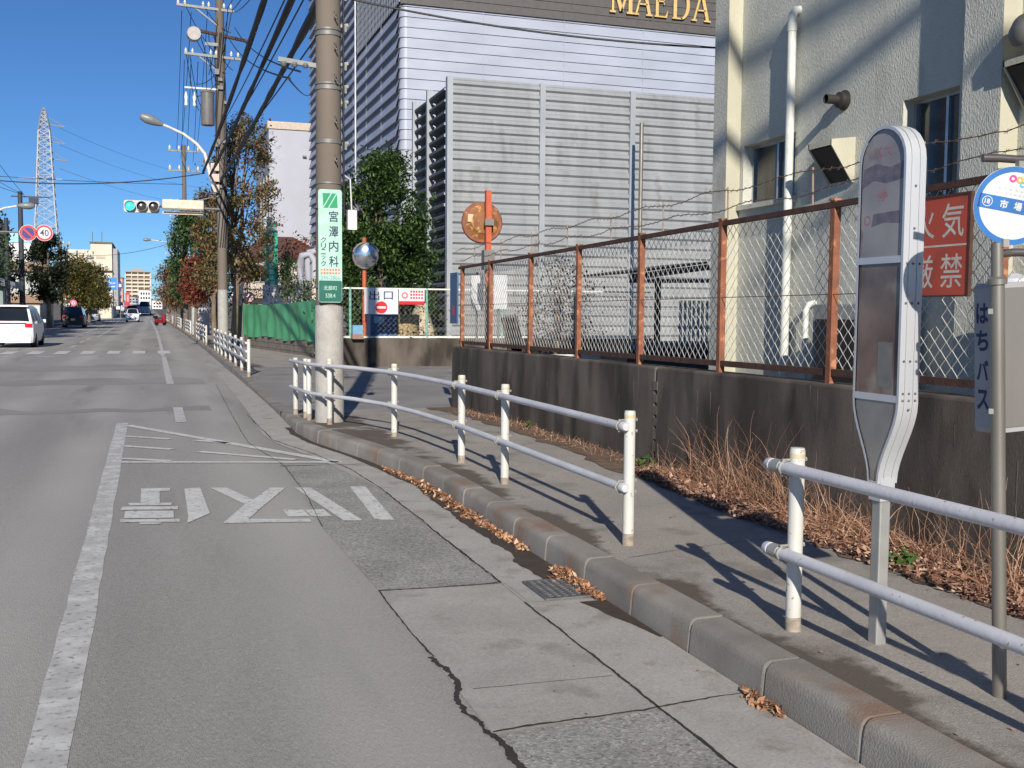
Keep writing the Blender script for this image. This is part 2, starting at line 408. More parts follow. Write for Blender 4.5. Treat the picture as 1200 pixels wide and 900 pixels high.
for poly in (
    [(196, 277), (298, 275), (298, 285), (196, 288)], [(196, 288.2), (258, 287), (260, 327), (194, 327)], [(258.4, 287), (262, 287), (262, 327), (260.4, 327)],
    [(150, 328), (304, 327), (302, 336), (158, 337)], [(130, 341), (326, 339), (326, 350), (124, 353)],
    [(140, 356), (310, 355), (312, 380), (136, 382)], [(122, 386), (332, 384), (332, 394), (122, 396)], [(192, 396.5), (268, 396), (265, 403), (190, 403)],
    [(348, 277), (404, 274), (428, 338), (438, 364), (430, 367), (358, 399), (362, 375)],
    [(438, 274), (496, 274), (590, 316), (560, 332)], [(650, 274), (704, 274), (620, 343), (574, 384), (788, 384), (796, 394), (484, 399), (560, 333), (590, 316.5)],
    [(694, 351), (764, 351), (792, 375), (714, 376)], [(768, 351), (838, 350), (866, 374), (798, 375)],
    [(736, 274), (792, 274), (976, 389), (908, 389)], [(930, 270), (984, 270), (1086, 387), (1020, 387)]):
    pxpoly(lt, poly, 3, 100, 480)
part('bus_stop_lettering', lt, m_paint, road)
ed = MB()
def dash(mb, x0, x1, y0, y1): strip(mb, x0, x1, .0055, y0, y1)
dash(ed, .30, .45, 16.1, 18.6); dash(ed, .27, .42, 24.4, 38.5); dash(ed, .26, .40, 39.2, 150)
part('edge_line', ed, m_paintw, road)
zb = MB()
for k in range(9): x = .62 - k * .9; strip(zb, x - .45, x, pz, 41.2, 44.0)
for k in range(3): x = -6.4 + k * .95
part('crossing_stripe', zb, m_paint, road)
cl = MB()
for y in (48, 54, 60): dash(cl, -3.35, -3.2, y, y + 3)
dash(cl, -4.3, -4.15, 66, 112); dash(cl, -3.1, -2.95, 66, 108)
for y in range(68, 110, 6): cl.flat([(-4.1 + cx_(y), y, pz), (-3.15 + cx_(y), y + 3, pz), (-3.15 + cx_(y), y + 4.2, pz), (-4.1 + cx_(y), y + 1.2, pz)])
dash(cl, -3.6, -3.45, 114, 260); dash(cl, -8.0, -7.9, 46, 200)
for x in (-3.2, -4.6, -6.0): cl.flat([(x, 38.8, pz), (x - .5, 38.8, pz), (x - .5, 39.3, pz), (x, 39.3, pz)])
part('centre_line', cl, m_paintw, road)
# drain
m_iron = mat('cast_iron', (128, 128, 130), (98, 98, 98), scale=12, rough=.6, metal=.5, bump=.2, bscale=120)
part('drain_collar', MB().flat([(2.0, 5.56, .009), (2.41, 5.52, .009), (2.41, 5.98, .009), (2.0, 6.0, .009)]), m_gut, road)
part('drain_pit', MB().flat([(2.11, 5.56, .0115), (2.405, 5.535, .0115), (2.405, 5.945, .0115), (2.11, 5.965, .0115)]), mat('drain_dark', (14, 13, 13), rough=.9), road)
dg = MB()
for k in range(7): x = 2.118 + k * .0465; dg.box((x, 5.56, .013), (x + .016, 5.95, .022))
for k in range(11): y = 5.565 + k * .0365; dg.box((2.11, y, .0135), (2.41, y + .012, .020))
dg.box((2.10, 5.545, .010), (2.415, 5.56, .0215)); dg.box((2.10, 5.952, .010), (2.415, 5.967, .0215)); dg.box((2.098, 5.56, .010), (2.11, 5.952, .0215))
part('drain_grate', dg, m_iron, road)
# kerb stones
m_kerb = mat('kerb_stone', (118, 113, 106), (146, 141, 133), scale=2.2, rough=.9, bump=.25, bscale=110, c3=(134, 112, 96), s3=2.1, contrast=(.3, .65), grain=.12, gscale=110)
kb = MB(); y = 1.2
while y < 16.6:
    L = .66; y1 = y + L - .0035; dz = random.uniform(-.004, .004); dx = random.uniform(-.003, .003); vs = []
    for yy, e in ((y, .004), (y + .012, 0), (y1 - .012, 0), (y1, .004)):
        a, h = kx(yy) + dx, zs(yy) + dz
        vs += [(a + e, yy, -.03), (a + .012 + e, yy, h - .05), (a + .018 + e, yy, h - .026 - e), (a + .032 + e, yy, h - .009 - e), (a + .052, yy, h - .001 - e), (a + .08, yy, h - e), (a + .19, yy, h - e * .5), (a + .19, yy, -.03)]
    for k in range(3): kb.add(vs[k * 8:k * 8 + 16], [(q_, q_ + 8, q_ + 9, q_ + 1) for q_ in range(7)], True)
    kb.add(vs[:8], [tuple(range(8))]); kb.add(vs[24:], [tuple(reversed(range(8)))]); y += L
k1 = struct('kerb', kb, m_kerb)
kb = MB()
strip(kb, kx, lambda y: kx(y) + .185, lambda y: zs(y) - .004, 16.6, 320); strip(kb, lambda y: kx(y), lambda y: kx(y) + .001, lambda y: zs(y) - .004, 16.6, 320)
yy = [16.6] + [y for y in ys if 16.6 < y < 320] + [320]
for a, b in zip(yy, yy[1:]): kb.flat([(kx(a), a, -.02 + zr(a)), (kx(b), b, -.02 + zr(b)), (kx(b), b, zs(b) - .004 + zr(b)), (kx(a), a, zs(a) - .004 + zr(a))])
kb.f = [f for f in kb.f]; struct('kerb', kb, m_kerb)
# pavement and driveway
m_pav = mat('pavement_asphalt', (150, 144, 137), (166, 159, 151), scale=1.6, rough=.9, bump=.4, bscale=200, grain=.16, gscale=170, c3=(136, 129, 121), s3=2.4, agg=.2, ascale=120)
def dirty(m, x0, x1, dark):
    """silt and damp with an edge of its own, heaviest in a band between x0 and x1 across the pavement"""
    n = m.node_tree.nodes; l = m.node_tree.links; b = n['Principled BSDF']; src = b.inputs['Base Color'].links[0].from_socket
    tc = n.new('ShaderNodeTexCoord'); sp = n.new('ShaderNodeSeparateXYZ'); l.new(tc.outputs['Object'], sp.inputs[0])
    mr = n.new('ShaderNodeMapRange'); l.new(sp.outputs[0], mr.inputs[0]); mr.inputs[1].default_value = x0; mr.inputs[2].default_value = x1; mr.inputs[3].default_value = .2; mr.inputs[4].default_value = -.28
    t = n.new('ShaderNodeTexNoise'); t.inputs['Scale'].default_value = 1.5; t.inputs['Detail'].default_value = 9; t.inputs['Roughness'].default_value = .62; l.new(tc.outputs['Object'], t.inputs[0])
    a = n.new('ShaderNodeMath'); a.operation = 'ADD'; l.new(t.outputs[0], a.inputs[0]); l.new(mr.outputs[0], a.inputs[1])
    r = n.new('ShaderNodeValToRGB'); r.color_ramp.elements[0].position = .57; r.color_ramp.elements[1].position = .66; r.color_ramp.elements[1].color = (.9, .9, .9, 1); l.new(a.outputs[0], r.inputs[0])
    mx = n.new('ShaderNodeMix'); mx.data_type = 'RGBA'; l.new(r.outputs[0], mx.inputs[0]); l.new(src, mx.inputs[6]); mx.inputs[7].default_value = (*lin(dark), 1); l.new(mx.outputs[2], b.inputs['Base Color'])
dirty(m_pav, 2.62, 3.15, (84, 74, 64))
def sheet(mb, xs_fn, y0, y1, zfn, dy=.5):
    n = max(1, int((y1 - y0) / dy)); vs = []
    for i in range(n + 1):
        y = y0 + (y1 - y0) * i / n; a, b = xs_fn(y); vs += [(a, y, zfn(y) + zr(y)), (b, y, zfn(y) + zr(y))]
    mb.add(vs, [(2 * i, 2 * i + 1, 2 * i + 3, 2 * i + 2) for i in range(n)])
pv = MB(); sheet(pv, lambda y: (kx(y) + .184, 4.66), -2, 16.7, lambda y: zs(y) - .003)
struct('pavement', pv, m_pav)
m_drive = mat('driveway_asphalt', (128, 125, 122), (146, 143, 139), scale=.7, rough=.9, grain=.15, gscale=170, c3=(116, 113, 110), s3=1.1, bump=.3, bscale=200)
dv = MB(); sheet(dv, lambda y: (kx(y) + .184, 60), 16.7, 28.3, lambda y: zs(y) - .006 if y < 27.9 else zs(y) - .006)
struct('driveway', dv, m_drive)
p2 = MB(); sheet(p2, lambda y: (kx(y) + .184, 5.2 + cx_(y)), 28.3, 320, lambda y: zs(y) - .003, 4); struct('pavement', p2, m_pav)
yd = MB().box((4.7, -2, -.02), (60, 16.7, .02)); yd.box((4.7, 28.6, -.02), (60, 90, .05)); struct('yard', yd, m_drive)
p3 = MB(); strip(p3, lambda y: -12 + cx_(y), lambda y: -8.4 + cx_(y), .14, -30, 320)
for a, b in zip(ys, ys[1:]):
    if b <= 320: p3.flat([(-8.4 + cx_(a), a, zr(a)), (-8.4 + cx_(b), b, zr(b)), (-8.4 + cx_(b), b, .14 + zr(b)), (-8.4 + cx_(a), a, .14 + zr(a))])
struct('pavement', p3, m_pav)
# dirt strip at the wall foot and stains behind the kerb
def blob(mb, c, rx, ry, z, n=22, j=.3):
    mb.flat([(c[0] + rx * math.cos(6.283 * k / n) * random.uniform(1 - j, 1 + j), c[1] + ry * math.sin(6.283 * k / n) * random.uniform(1 - j, 1 + j), z) for k in range(n)])
m_soil = mat('soil', (124, 102, 84), (86, 70, 57), scale=7, rough=1, bump=.8, bscale=50)
ds = MB(); vs = []; yy = [1 + .22 * i for i in range(72)]
for y in yy:
    e = 4.02 if y < 7.5 else (4.02 + min(1, (y - 7.5) / 3) * .18)
    vs += [(e + random.uniform(-.07, .07), y, zs(y) + .003), (4.655, y, zs(y) + .006)]
ds.add(vs, [(2 * i, 2 * i + 1, 2 * i + 3, 2 * i + 2) for i in range(len(yy) - 1)]); struct('soil_strip', ds, m_soil)
pc = MB()
ragged(pc, [(2.7, 5.75), (3.3, 5.9), (3.95, 6.0)], .004, .1735)
struct('pavement_crack', pc, m_crack)

# ================================================================== RETAINING WALL, FENCE
m_wall = mat('stained_concrete', (112, 103, 94), (62, 55, 49), scale=1.7, stretch=(1, 1, .38), rough=.95, bump=.12, bscale=80, c3=(50, 44, 39), s3=2.6, t3=(.5, .68), contrast=(.3, .66), grain=.14, gscale=70, detail=9)
m_wcap = mat('weathered_cap', (120, 112, 102), (86, 78, 70), scale=6, rough=.95, bump=.4, bscale=60)
def wz(y): return 1.165 - .0062 * (y - 3)
wall = thing('retaining_wall', 'long dark stained concrete wall carrying the rusty chain link fence', 'wall', (4.62, 9.5, 0))
for a, b in ((1.0, 9.28), (9.31, 16.72)):
    q = MB(); q.add([(4.62, a, -.1), (4.9, a, -.1), (4.9, b, -.1), (4.62, b, -.1), (4.635, a, wz(a)), (4.9, a, wz(a)), (4.9, b, wz(b)), (4.635, b, wz(b))],
        [(0, 3, 2, 1), (4, 5, 6, 7), (0, 1, 5, 4), (1, 2, 6, 5), (2, 3, 7, 6), (3, 0, 4, 7)])
    bevel(part('wall_section', q, m_wall, wall), .02, 2)
m_eff = mat('lime_streak', (124, 116, 107), (96, 88, 80), scale=12, stretch=(1, 1, .2), rough=.95)
q = MB()
for k in range(22):
    y = random.uniform(2.5, 16.4); L = random.choice((.12, .2, .3, .45)) * random.uniform(.6, 1.3); t = wz(y) - random.choice((.0, .02, .15, .3)) - .02; x = lambda z: 4.6185 + .015 * (z + .1) / 1.26
    a = random.uniform(.004, .014); q.add([(x(t), y - a, t), (x(t), y + a, t), (x(t - L), y + a * .2, t - L), (x(t - L), y - a * .3, t - L)], [(0, 1, 2, 3)])
part('lime_streak', q, m_eff, wall)
jt = MB()
for z in (.3, .42, .55, .66, .78, .9): jt.box((4.628, 9.255 + random.uniform(-.01, .01), z), (4.66, 9.33 + random.uniform(-.01, .015), z + random.uniform(.07, .11)))
part('broken_joint', jt, m_wcap, wall)

m_rust = mat('rusty_steel', (152, 96, 70), (114, 72, 56), scale=8, rough=.85, bump=.3, bscale=80, c3=(182, 126, 92), s3=14)
m_rustd = mat('dark_rust', (88, 60, 48), (62, 44, 38), scale=9, rough=.9, bump=.3, bscale=80)
m_wire = plain('galvanised_wire', (196, 195, 190), rough=.55, metal=.3)
m_barb = plain('rusty_wire', (96, 78, 66), rough=.8)
fence = thing('chain_link_fence', 'rusty brown chain link fence with barbed wire on the dark wall', 'fence', (4.74, 9.5, 1.1))
FY = [1.8, 3.4, 5.01, 6.64, 8.25, 9.88, 11.55, 13.23, 14.98, 16.5]
def ft(y): return 2.485 - .0097 * (y - 3) 
for y in FY:
    q = MB(); q.beam((4.74, y, wz(y) - .05), (4.74 + random.uniform(-.01, .01), y, ft(y) + .035), .055, .055); q.beam((4.74, y, ft(y) + .03), (4.74, y, ft(y) + .045), .066, .066)
    part('fence_post', q, m_rust, fence)
part('top_rail', MB().beam((4.735, 1.8, ft(1.8)), (4.735, 16.65, ft(16.65)), .042, .042), m_rustd, fence)
part('bottom_rail', MB().beam((4.74, 1.8, wz(1.8) + .085), (4.74, 16.6, wz(16.6) + .07), .035, .05), m_rustd, fence)
part('middle_wire', MB().tube([(4.725, 1.8, 1.82), (4.725, 16.6, 1.75)], .0035, 4), m_barb, fence)
def chainlink(mb, y0, y1, xat, zb, zt, p=.053, r=.0035, axis='Y'):
    n = int((y1 - y0) / p); 
    for i in range(n):
        u0 = y0 + i * p; zb_, zt_ = zb(u0), zt(u0); m = int((zt_ - zb_) / p); pts = []
        for k in range(m + 1):
            s = 1 if (k + i) % 2 == 0 else 0
            u = u0 + (p if s else 0) + (.003 if s else -.003)
            dx = .004 * (1 if s else -1)
            pts.append((xat + dx, u, zb_ + k * (zt_ - zb_) / m) if axis == 'Y' else (u, xat + dx, zb_ + k * (zt_ - zb_) / m))
        mb.tube(pts, r, 3, cap=False)
q = MB(); chainlink(q, 2.2, 16.55, 4.776, lambda y: wz(y) + .06, lambda y: ft(y) - .01)
for f in range(len(q.sm)): q.sm[f] = True
part('wire_mesh', q, m_wire, fence)
sup = [3.0, 4.4, 5.7, 6.92, 8.17, 9.4, 10.65, 11.93, 13.2, 14.5, 15.8]
for y in sup: part('wire_support', MB().tube([(4.74, y, ft(y)), (4.74, y + .01, ft(y) + .31)], .008, 6), plain('weathered_bar', (150, 130, 116)), fence)
for hh in (.13, .28):
    pts = []; b = MB()
    for k in range(150):
        y = 2 + k * .1; pts.append((4.735 + random.uniform(-.004, .004), y, ft(y) + hh + .02 * math.sin(y * 4.7 + hh * 20) + random.uniform(-.008, .008)))
    b.tube(pts, .0035, 4)
    for k in range(3, 147):
        x, y, z = pts[k]
        b.tube([(x - .015, y - .012, z - .018), (x + .015, y + .012, z + .018)], .0022, 3); b.tube([(x + .01, y - .018, z + .012), (x - .01, y + .018, z - .012)], .0022, 3)
    part('barbed_wire', b, m_barb, fence)
m_navy = plain('faded_blue_board', (70, 92, 130), rough=.5)
q = thing('notice_board', 'narrow faded blue board hung at the far end of the rusty fence', 'sign', (4.70, 16.65, 1.6))
part('board', MB().box((4.67, 16.56, 1.45), (4.695, 16.98, 2.28)), m_navy, q)
part('mark', MB().quad((4.667, 16.76, 1.66), -Y, Z, .14, .16), plain('faded_red', (190, 70, 80)), q)

# red no-fire sign
m_red = mat('faded_red_enamel', (192, 84, 60), (178, 72, 52), scale=3, rough=.6, c3=(160, 78, 58), s3=6)
m_white = mat('white_enamel', (226, 226, 220), (210, 209, 202), scale=6, rough=.45)
m_lett = mat('weathered_white_lettering', (214, 206, 196), (190, 178, 166), scale=20, rough=.6)
nf = thing('warning_sign', 'red sign with four white characters wired to the rusty fence', 'sign', (4.69, 5.47, 2.06))
part('board', MB().box((4.670, 5.20, 1.775), (4.688, 5.745, 2.385)), m_red, nf)
q = MB()
for a, b in (((5.19, 1.765), (5.755, 1.775)), ((5.19, 2.385), (5.755, 2.397)), ((5.19, 1.775), (5.20, 2.385)), ((5.745, 1.775), (5.755, 2.385))): q.box((4.664, a[0], a[1]), (4.69, b[0], b[1]))
part('frame', q, m_rustd, nf)
q = MB()
for ch, y, z in (('火', 5.60, 2.235), ('気', 5.345, 2.235), ('厳', 5.60, 1.925), ('禁', 5.345, 1.925)): text(q, ch, (4.6693, y, z), -Y, Z, .19, .21, .006)
q.quad((4.6693, 5.47, 2.082), -Y, Z, .5, .012)
part('lettering', q, m_lett, nf)

# ================================================================== CONCRETE BUILDING ON THE RIGHT
m_fac = mat('rendered_wall', (204, 204, 192), (184, 185, 175), scale=1.6, stretch=(1, 1, .35), rough=.9, bump=.7, bscale=85, contrast=(.3, .7), grain=.1, gscale=60, c3=(170, 168, 156), s3=2.2, t3=(.58, .75))
m_cream = mat('cream_render', (190, 186, 166), (172, 168, 150), scale=3, stretch=(1, 1, .4), rough=.9, bump=.2, bscale=50)
m_glass = mat('dark_window_glass', (36, 40, 44), (58, 60, 60), scale=2, rough=.08, spec=.8)
m_alu = plain('aluminium', (186, 188, 192), rough=.35, metal=.8)
bl = thing('concrete_building', 'pale rendered building with pilasters standing behind the rusty fence', 'building', (10, 8, 0))
FX = 7.12
def wallgrid(mb, x0, x1, y0, y1, z0, z1, holes):
    """wall in the plane X with rectangular openings"""
    ya = sorted({y0, y1, *[h[0] for h in holes], *[h[1] for h in holes]}); za = sorted({z0, z1, *[h[2] for h in holes], *[h[3] for h in holes]})
    for a, b in zip(ya, ya[1:]):
        for c, d in zip(za, za[1:]):
            if any(a >= h[0] - 1e-6 and b <= h[1] + 1e-6 and c >= h[2] - 1e-6 and d <= h[3] + 1e-6 for h in holes): continue
            mb.flat([(x0, b, c), (x0, a, c), (x0, a, d), (x0, b, d)])
    for h in holes:
        a, b, c, d = h
        mb.flat([(x0, a, c), (x1, a, c), (x1, a, d), (x0, a, d)]); mb.flat([(x0, b, c), (x0, b, d), (x1, b, d), (x1, b, c)])
        mb.flat([(x0, a, c), (x0, b, c), (x1, b, c), (x1, a, c)]); mb.flat([(x0, a, d), (x1, a, d), (x1, b, d), (x0, b, d)])
holes = [(10.77, 11.92, 3.02, 3.765), (8.12, 8.9, 2.75, 3.78)]
q = MB(); wallgrid(q, FX, FX + .22, -2, 12.33, .02, 9.5, holes)
q.flat([(FX, 12.33, .02), (FX, 12.33, 9.5), (16, 12.33, 9.5), (16, 12.33, .02)]); q.flat([(FX, -2, .02), (16, -2, .02), (16, -2, 9.5), (FX, -2, 9.5)])
q.flat([(FX, -2, 9.5), (16, -2, 9.5), (16, 12.33, 9.5), (FX, 12.33, 9.5)]); q.flat([(16, -2, .02), (16, 12.33, .02), (16, 12.33, 9.5), (16, -2, 9.5)])
part('wall', q, m_fac, bl)
for a, b in ((12.0, 12.34), (7.40, 7.86), (2.9, 3.3)):
    q = MB(); q.box((FX - .2, a, .02), (FX + .05, b, 9.6)); q.m = 1; q.flat([(FX - .2, a - .002, .02), (FX - .001, a - .002, .02), (FX - .001, a - .002, 9.6), (FX - .2, a - .002, 9.6)])
    part('pilaster', q, [m_fac, m_cream], bl)
part('roof_edge', MB().box((FX - .35, -2.1, 9.5), (16, 12.5, 9.75)), m_fac, bl)
def window(par, a, b, c, d, mull):
    f = MB(); t = .035; x = FX + .13
    f.box((x, a, c), (x + .06, b, c + t)); f.box((x, a, d - t), (x + .06, b, d)); f.box((x, a, c + t), (x + .06, a + t, d - t)); f.box((x, b - t, c + t), (x + .06, b, d - t))
    for m in mull: f.box((x - .004, m - .018, c + t), (x + .056, m + .018, d - t))
    fo = part('window', f, m_alu, par)
    part('pane', MB().flat([(x + .03, b - t, c + t), (x + .03, a + t, c + t), (x + .03, a + t, d - t), (x + .03, b - t, d - t)]), m_glass, fo)
    bk = MB().flat([(x + .12, b, c), (x + .12, a, c), (x + .12, a, d), (x + .12, b, d)])
    part('sill', MB().box((FX - .05, a - .06, c - .06), (FX + .13, b + .06, c - .003)), m_fac, fo)
window(bl, *holes[0], [11.33]); window(bl, *holes[1], [8.42])
m_pipe = plain('painted_pipe', (206, 208, 200), rough=.5)
q = MB(); q.tube([(FX - .09, 10.76, .9), (FX - .09, 10.76, 5.02), (FX - .085, 10.76, 5.09), (FX - .05, 10.76, 5.14), (FX + .05, 10.76, 5.16)], .05, 12); q.lathe((FX - .09, 10.76, 4.9), [(.056, 0), (.056, .09)]); q.lathe((FX - .09, 10.76, 2.6), [(.055, 0), (.055, .06)])
part('downpipe', q, m_pipe, bl)
m_blk = plain('soot_black_metal', (48, 44, 42), rough=.6)
q = MB(); q.lathe((FX + .02, 9.86, 3.96), [(.11, 0), (.11, .03), (.085, .05), (.085, .1), (.05, .12), (.05, .26), (.042, .26), (.042, .12)], axis=(-1, 0, 0)); part('flue', q, m_blk, bl)
def hood(y, z, s=1):
    q = MB(); a, b = y - .21 * s, y + .21 * s; x = FX; zt = z + .24 * s; zb = z - .24 * s; t = .015; o_ = .30 * s
    for yy in (a + t, b): q.prism([(0, 0), (0, .48 * s), (-o_, .44 * s), (-o_, .38 * s), (-.03, 0)], (x, yy, zb), X, Z, t)
    q.add([(x, a, zt), (x, b, zt), (x - o_, b, zt - .04 * s), (x - o_, a, zt - .04 * s), (x - o_, b, zt - .1 * s), (x - o_, a, zt - .1 * s)], [(0, 1, 2, 3), (3, 2, 4, 5)])
    o = part('vent_hood', q, m_cream, bl); part('vent_opening', MB().flat([(x - .012, a + t, zb + .03), (x - .012, b - t, zb + .03), (x - o_ + .02, b - t, zt - .11 * s), (x - o_ + .02, a + t, zt - .11 * s)]), m_blk, o)
hood(9.86, 3.30); hood(7.12, 3.62, .9)
q = MB(); q.lathe((FX, 7.1, 4.02), [(.14, .0), (.14, .02), (.09, .04), (.09, .26)], axis=(-1, 0, 0)); q.lathe((FX - .22, 7.1, 4.02), [(.17, 0), (.15, .06), (.06, .12), (.001, .13)], axis=(-.7, 0, .4)); part('flue', q, plain('grey_flue', (120, 118, 112), metal=.3), bl)
part('plinth_pipe', MB().tube([(FX - .12, 10.3, .6), (FX - .12, 10.3, 1.7), (FX - .08, 10.3, 1.76), (FX, 10.3, 1.78)], .035, 10), m_pipe, bl)
q = MB(); q.disc((FX - .12 - .04, 10.75, 2.32), -Y, Z, .045, 16); 
# things in the yard against the building
m_ac = plain('grey_casing', (150, 150, 146), rough=.5)
ac = thing('cooling_unit', 'grey outdoor cooling unit with dark grille behind the bus pylon', 'cooling unit', (6.7, 8.9, 0))
part('casing', MB().box((6.55, 8.5, .02), (7.0, 9.5, 1.75)), m_ac, ac); part('grille', MB().box((6.535, 8.56, .7), (6.548, 9.44, 1.6)), m_blk, ac)
ty = thing('storage_tank', 'white upright cylinder tank standing behind the fence below the red sign', 'tank', (6.5, 6.55, 0))
part('body', MB().lathe((6.5, 6.72, .02), [(.27, 0), (.27, 1.75), (.2, 1.92), (.001, 1.97)], n=28), mat('white_tank', (214, 216, 222), (190, 194, 204), scale=14, rough=.5), ty)
part('foot', MB().lathe((6.5, 6.72, .0), [(.3, 0), (.3, .1)], n=24), m_blk, ty)
solo('drain_pipe', MB().tube([(6.95, 6.6, .0), (6.95, 6.6, 2.0), (6.95, 6.9, 2.05), (7.1, 6.95, 2.05)], .05, 10), m_blk, 'black pipe running up the pale wall beside the white tank', 'pipe', (6.95, 6.6, 0))

# ================================================================== GUARD RAILS
m_rail = mat('white_rail_paint', (206, 206, 210), (188, 188, 192), scale=2.5, rough=.42, c3=(150, 122, 98), s3=38, t3=(.66, .72), bump=.08, bscale=30)
m_post = mat('white_post_paint', (206, 205, 200), (188, 186, 178), scale=2.5, rough=.45, c3=(146, 112, 84), s3=34, t3=(.655, .71), bump=.08, bscale=30)
m_cap = mat('yellowed_cap', (206, 190, 156), (192, 174, 138), scale=20, rough=.6)
m_br = plain('worn_bracket', (170, 168, 162), rough=.5, metal=.4)
def gpost(par, x, y, z0, h=.86, r=.036):
    o = part('post', MB().lathe((x, y, z0 - .05), [(r, 0), (r, h + .05 - .012), (r * .9, h + .05), (.001, h + .052)], n=16), m_post, par)
    part('post_band', MB().lathe((x, y, z0 + h - .045), [(r + .0012, 0), (r + .0012, .02)], n=16), m_cap, o)
    part('post_foot', MB().lathe((x, y, z0 - .02), [(r + .0015, 0), (r + .0015, .09 + random.uniform(-.02, .03))], n=16), mat('chipped_base', (176, 164, 148), (128, 116, 104), scale=26, rough=.8), o)
def gclamp(mb, x, y, z, xr):
    mb.lathe((xr, y - .02, z), [(.031, 0), (.031, .04)], axis=(0, 1, 0), n=14); mb.beam((xr, y, z - .03), (x, y, z - .03), .03, .02); mb.tube([(x, y - .03, z - .035), (x, y - .03, z - .06)], .007, 6)
    for dz_ in (-.036, .036): mb.tube([(xr - .02, y + .01, z + dz_), (x + .05, y + .01, z + dz_)], .006, 6); mb.lathe((x + .045, y + .01, z + dz_), [(.011, 0), (.011, .01)], axis=(1, 0, 0), n=6)
    mb.tube([(xr, y + .01, z + .034), (xr - .028, y + .01, z + .02), (xr - .036, y + .01, z), (xr - .028, y + .01, z - .02), (xr, y + .01, z - .034)], .006, 6)
mg = thing('guard_rail', 'white two rail pavement barrier running from the pylon towards the utility pole', 'guard rail', (2.83, 9, .17), 'white tubular guard rails along the pavement')
P = [(2.86, 6.09), (2.86, 8.60), (2.85, 9.92), (2.68, 12.2), (2.18, 13.85)]
for x, y in P: gpost(mg, x, y, zs(y))
for x, y in ((2.03, 14.7), (2.04, 15.1), (2.0, 15.9)): gpost(mg, x, y, zs(y), .84)
for zz in (.765, .375):
    path = [(2.805, 6.06), (2.805, 8.6), (2.795, 9.9), (2.72, 11.2), (2.60, 12.25), (2.38, 13.1), (2.12, 13.85), (2.0, 14.3), (1.965, 14.7), (1.955, 15.2), (1.94, 16.0)]
    q = MB(); q.tube([(x, y, zs(y) * .5 + .085 + zz) for x, y in path], .0265, 14); q.lathe((2.805, 6.03, .17 + zz), [(.001, -.012), (.024, -.01), (.0295, 0), (.0295, .05)], axis=(0, 1, 0), n=14); part('rail', q, m_rail, mg)
    for x, y in P[:]: c = MB(); gclamp(c, x, y, zs(y) + zz, x - .055); part('bracket', c, m_br, mg)
ng = thing('guard_rail', 'white two rail pavement barrier in the right foreground below the bus pylon', 'guard rail', (2.83, 3, .17), 'white tubular guard rails along the pavement')
for y in (4.2, 1.9): gpost(ng, 2.83, y, .17)
for zz in (.768, .365):
    q = MB(); q.tube([(2.77, .8, .17 + zz), (2.77, 4.33, .17 + zz)], .0285, 16); q.lathe((2.77, 4.31, .17 + zz), [(.0315, 0), (.0315, .03), (.026, .042), (.001, .046)], axis=(0, 1, 0), n=16); part('rail', q, m_rail, ng)
    c = MB(); gclamp(c, 2.83, 1.9, .17 + zz, 2.775); part('bracket', c, m_br, ng); c = MB(); gclamp(c, 2.83, 4.2, .17 + zz, 2.775); c.lathe((2.77, 4.23, .17 + zz), [(.033, 0), (.033, .06)], axis=(0, 1, 0), n=14); part('bracket', c, m_br, ng)
def far_rail(y0, y1, n, label, lx=None):
    x0 = kx(y0) + .16; x1 = kx(y1) + .16
    t = thing('guard_rail', label, 'guard rail', (x0, y0, .15), 'white tubular guard rails along the pavement')
    for k in range(n):
        y = y0 + (y1 - y0) * k / (n - 1); gpost(t, x0 + (x1 - x0) * k / (n - 1), y, .15 + zr(y), .82, .04)
    for zz in (.74, .55, .34):
        part('rail', MB().tube([(x0 - .05, y0, .15 + zz + zr(y0)), (x1 - .05, y1, .15 + zz + zr(y1))], .028, 8), m_rail, t)
far_rail(24.9, 40, 8, 'white pavement barrier beside the driveway mouth, nearer of those past the driveway')
far_rail(47, 57, 5, 'white pavement barrier at the foot of the second utility pole')
far_rail(66, 80, 6, 'white pavement barrier under the red leaved street tree')
far_rail(86, 104, 7, 'white pavement barrier under the dense green street tree')
far_rail(112, 140, 8, 'farthest white pavement barrier near the red parked motorbike')

# ================================================================== BUS STOP PYLON
m_frame = mat('brushed_aluminium', (206, 208, 212), (190, 192, 197), scale=3, stretch=(1, 1, .1), rough=.35, metal=.3)
m_disp = mat('clouded_acrylic', (128, 122, 122), (164, 158, 154), scale=3.0, rough=.16, spec=.5, c3=(112, 102, 100), s3=5)
m_low = mat('faded_timetable', (132, 114, 106), (92, 74, 70), scale=3.5, rough=.15, spec=.6, c3=(150, 140, 128), s3=3, contrast=(.35, .65))
py = thing('bus_stop_pylon', 'tall round topped silver bus stop pylon with faded display panels', 'bus stop sign', (3.09, 3.93, .17))
PW = .158; yc = 3.925; NK = .035
def outline(w, top, bot, nk, z0):
    o = []
    for k in range(13):
        a = R(180 * k / 12); o.append((math.cos(a) * w, top - w + math.sin(a) * w))
    # left side down to the neck
    L = []
    for k in range(9):
        t = k / 8; s = t * t * (3 - 2 * t); L.append((-(w + (nk - w) * s), bot - (bot - z0) * t))
    o += L; o += [(-a, b) for a, b in reversed(L)]
    return o
oo = outline(PW, 2.475, 1.27, NK, .90)
oi = outline(PW - .014, 2.461, 1.275, NK - .011, .91)
xa, xb = 3.038, 3.142
fm = MB(); n = len(oo)
for x, s in ((xa, -1), (xb, 1)):
    vs = [(x, yc + a, b) for a, b in oo] + [(x, yc + a, b) for a, b in oi]
    fm.add(vs, [((i + 1) % n, i, n + i, n + (i + 1) % n) if s < 0 else (i, (i + 1) % n, n + (i + 1) % n, n + i) for i in range(n)])
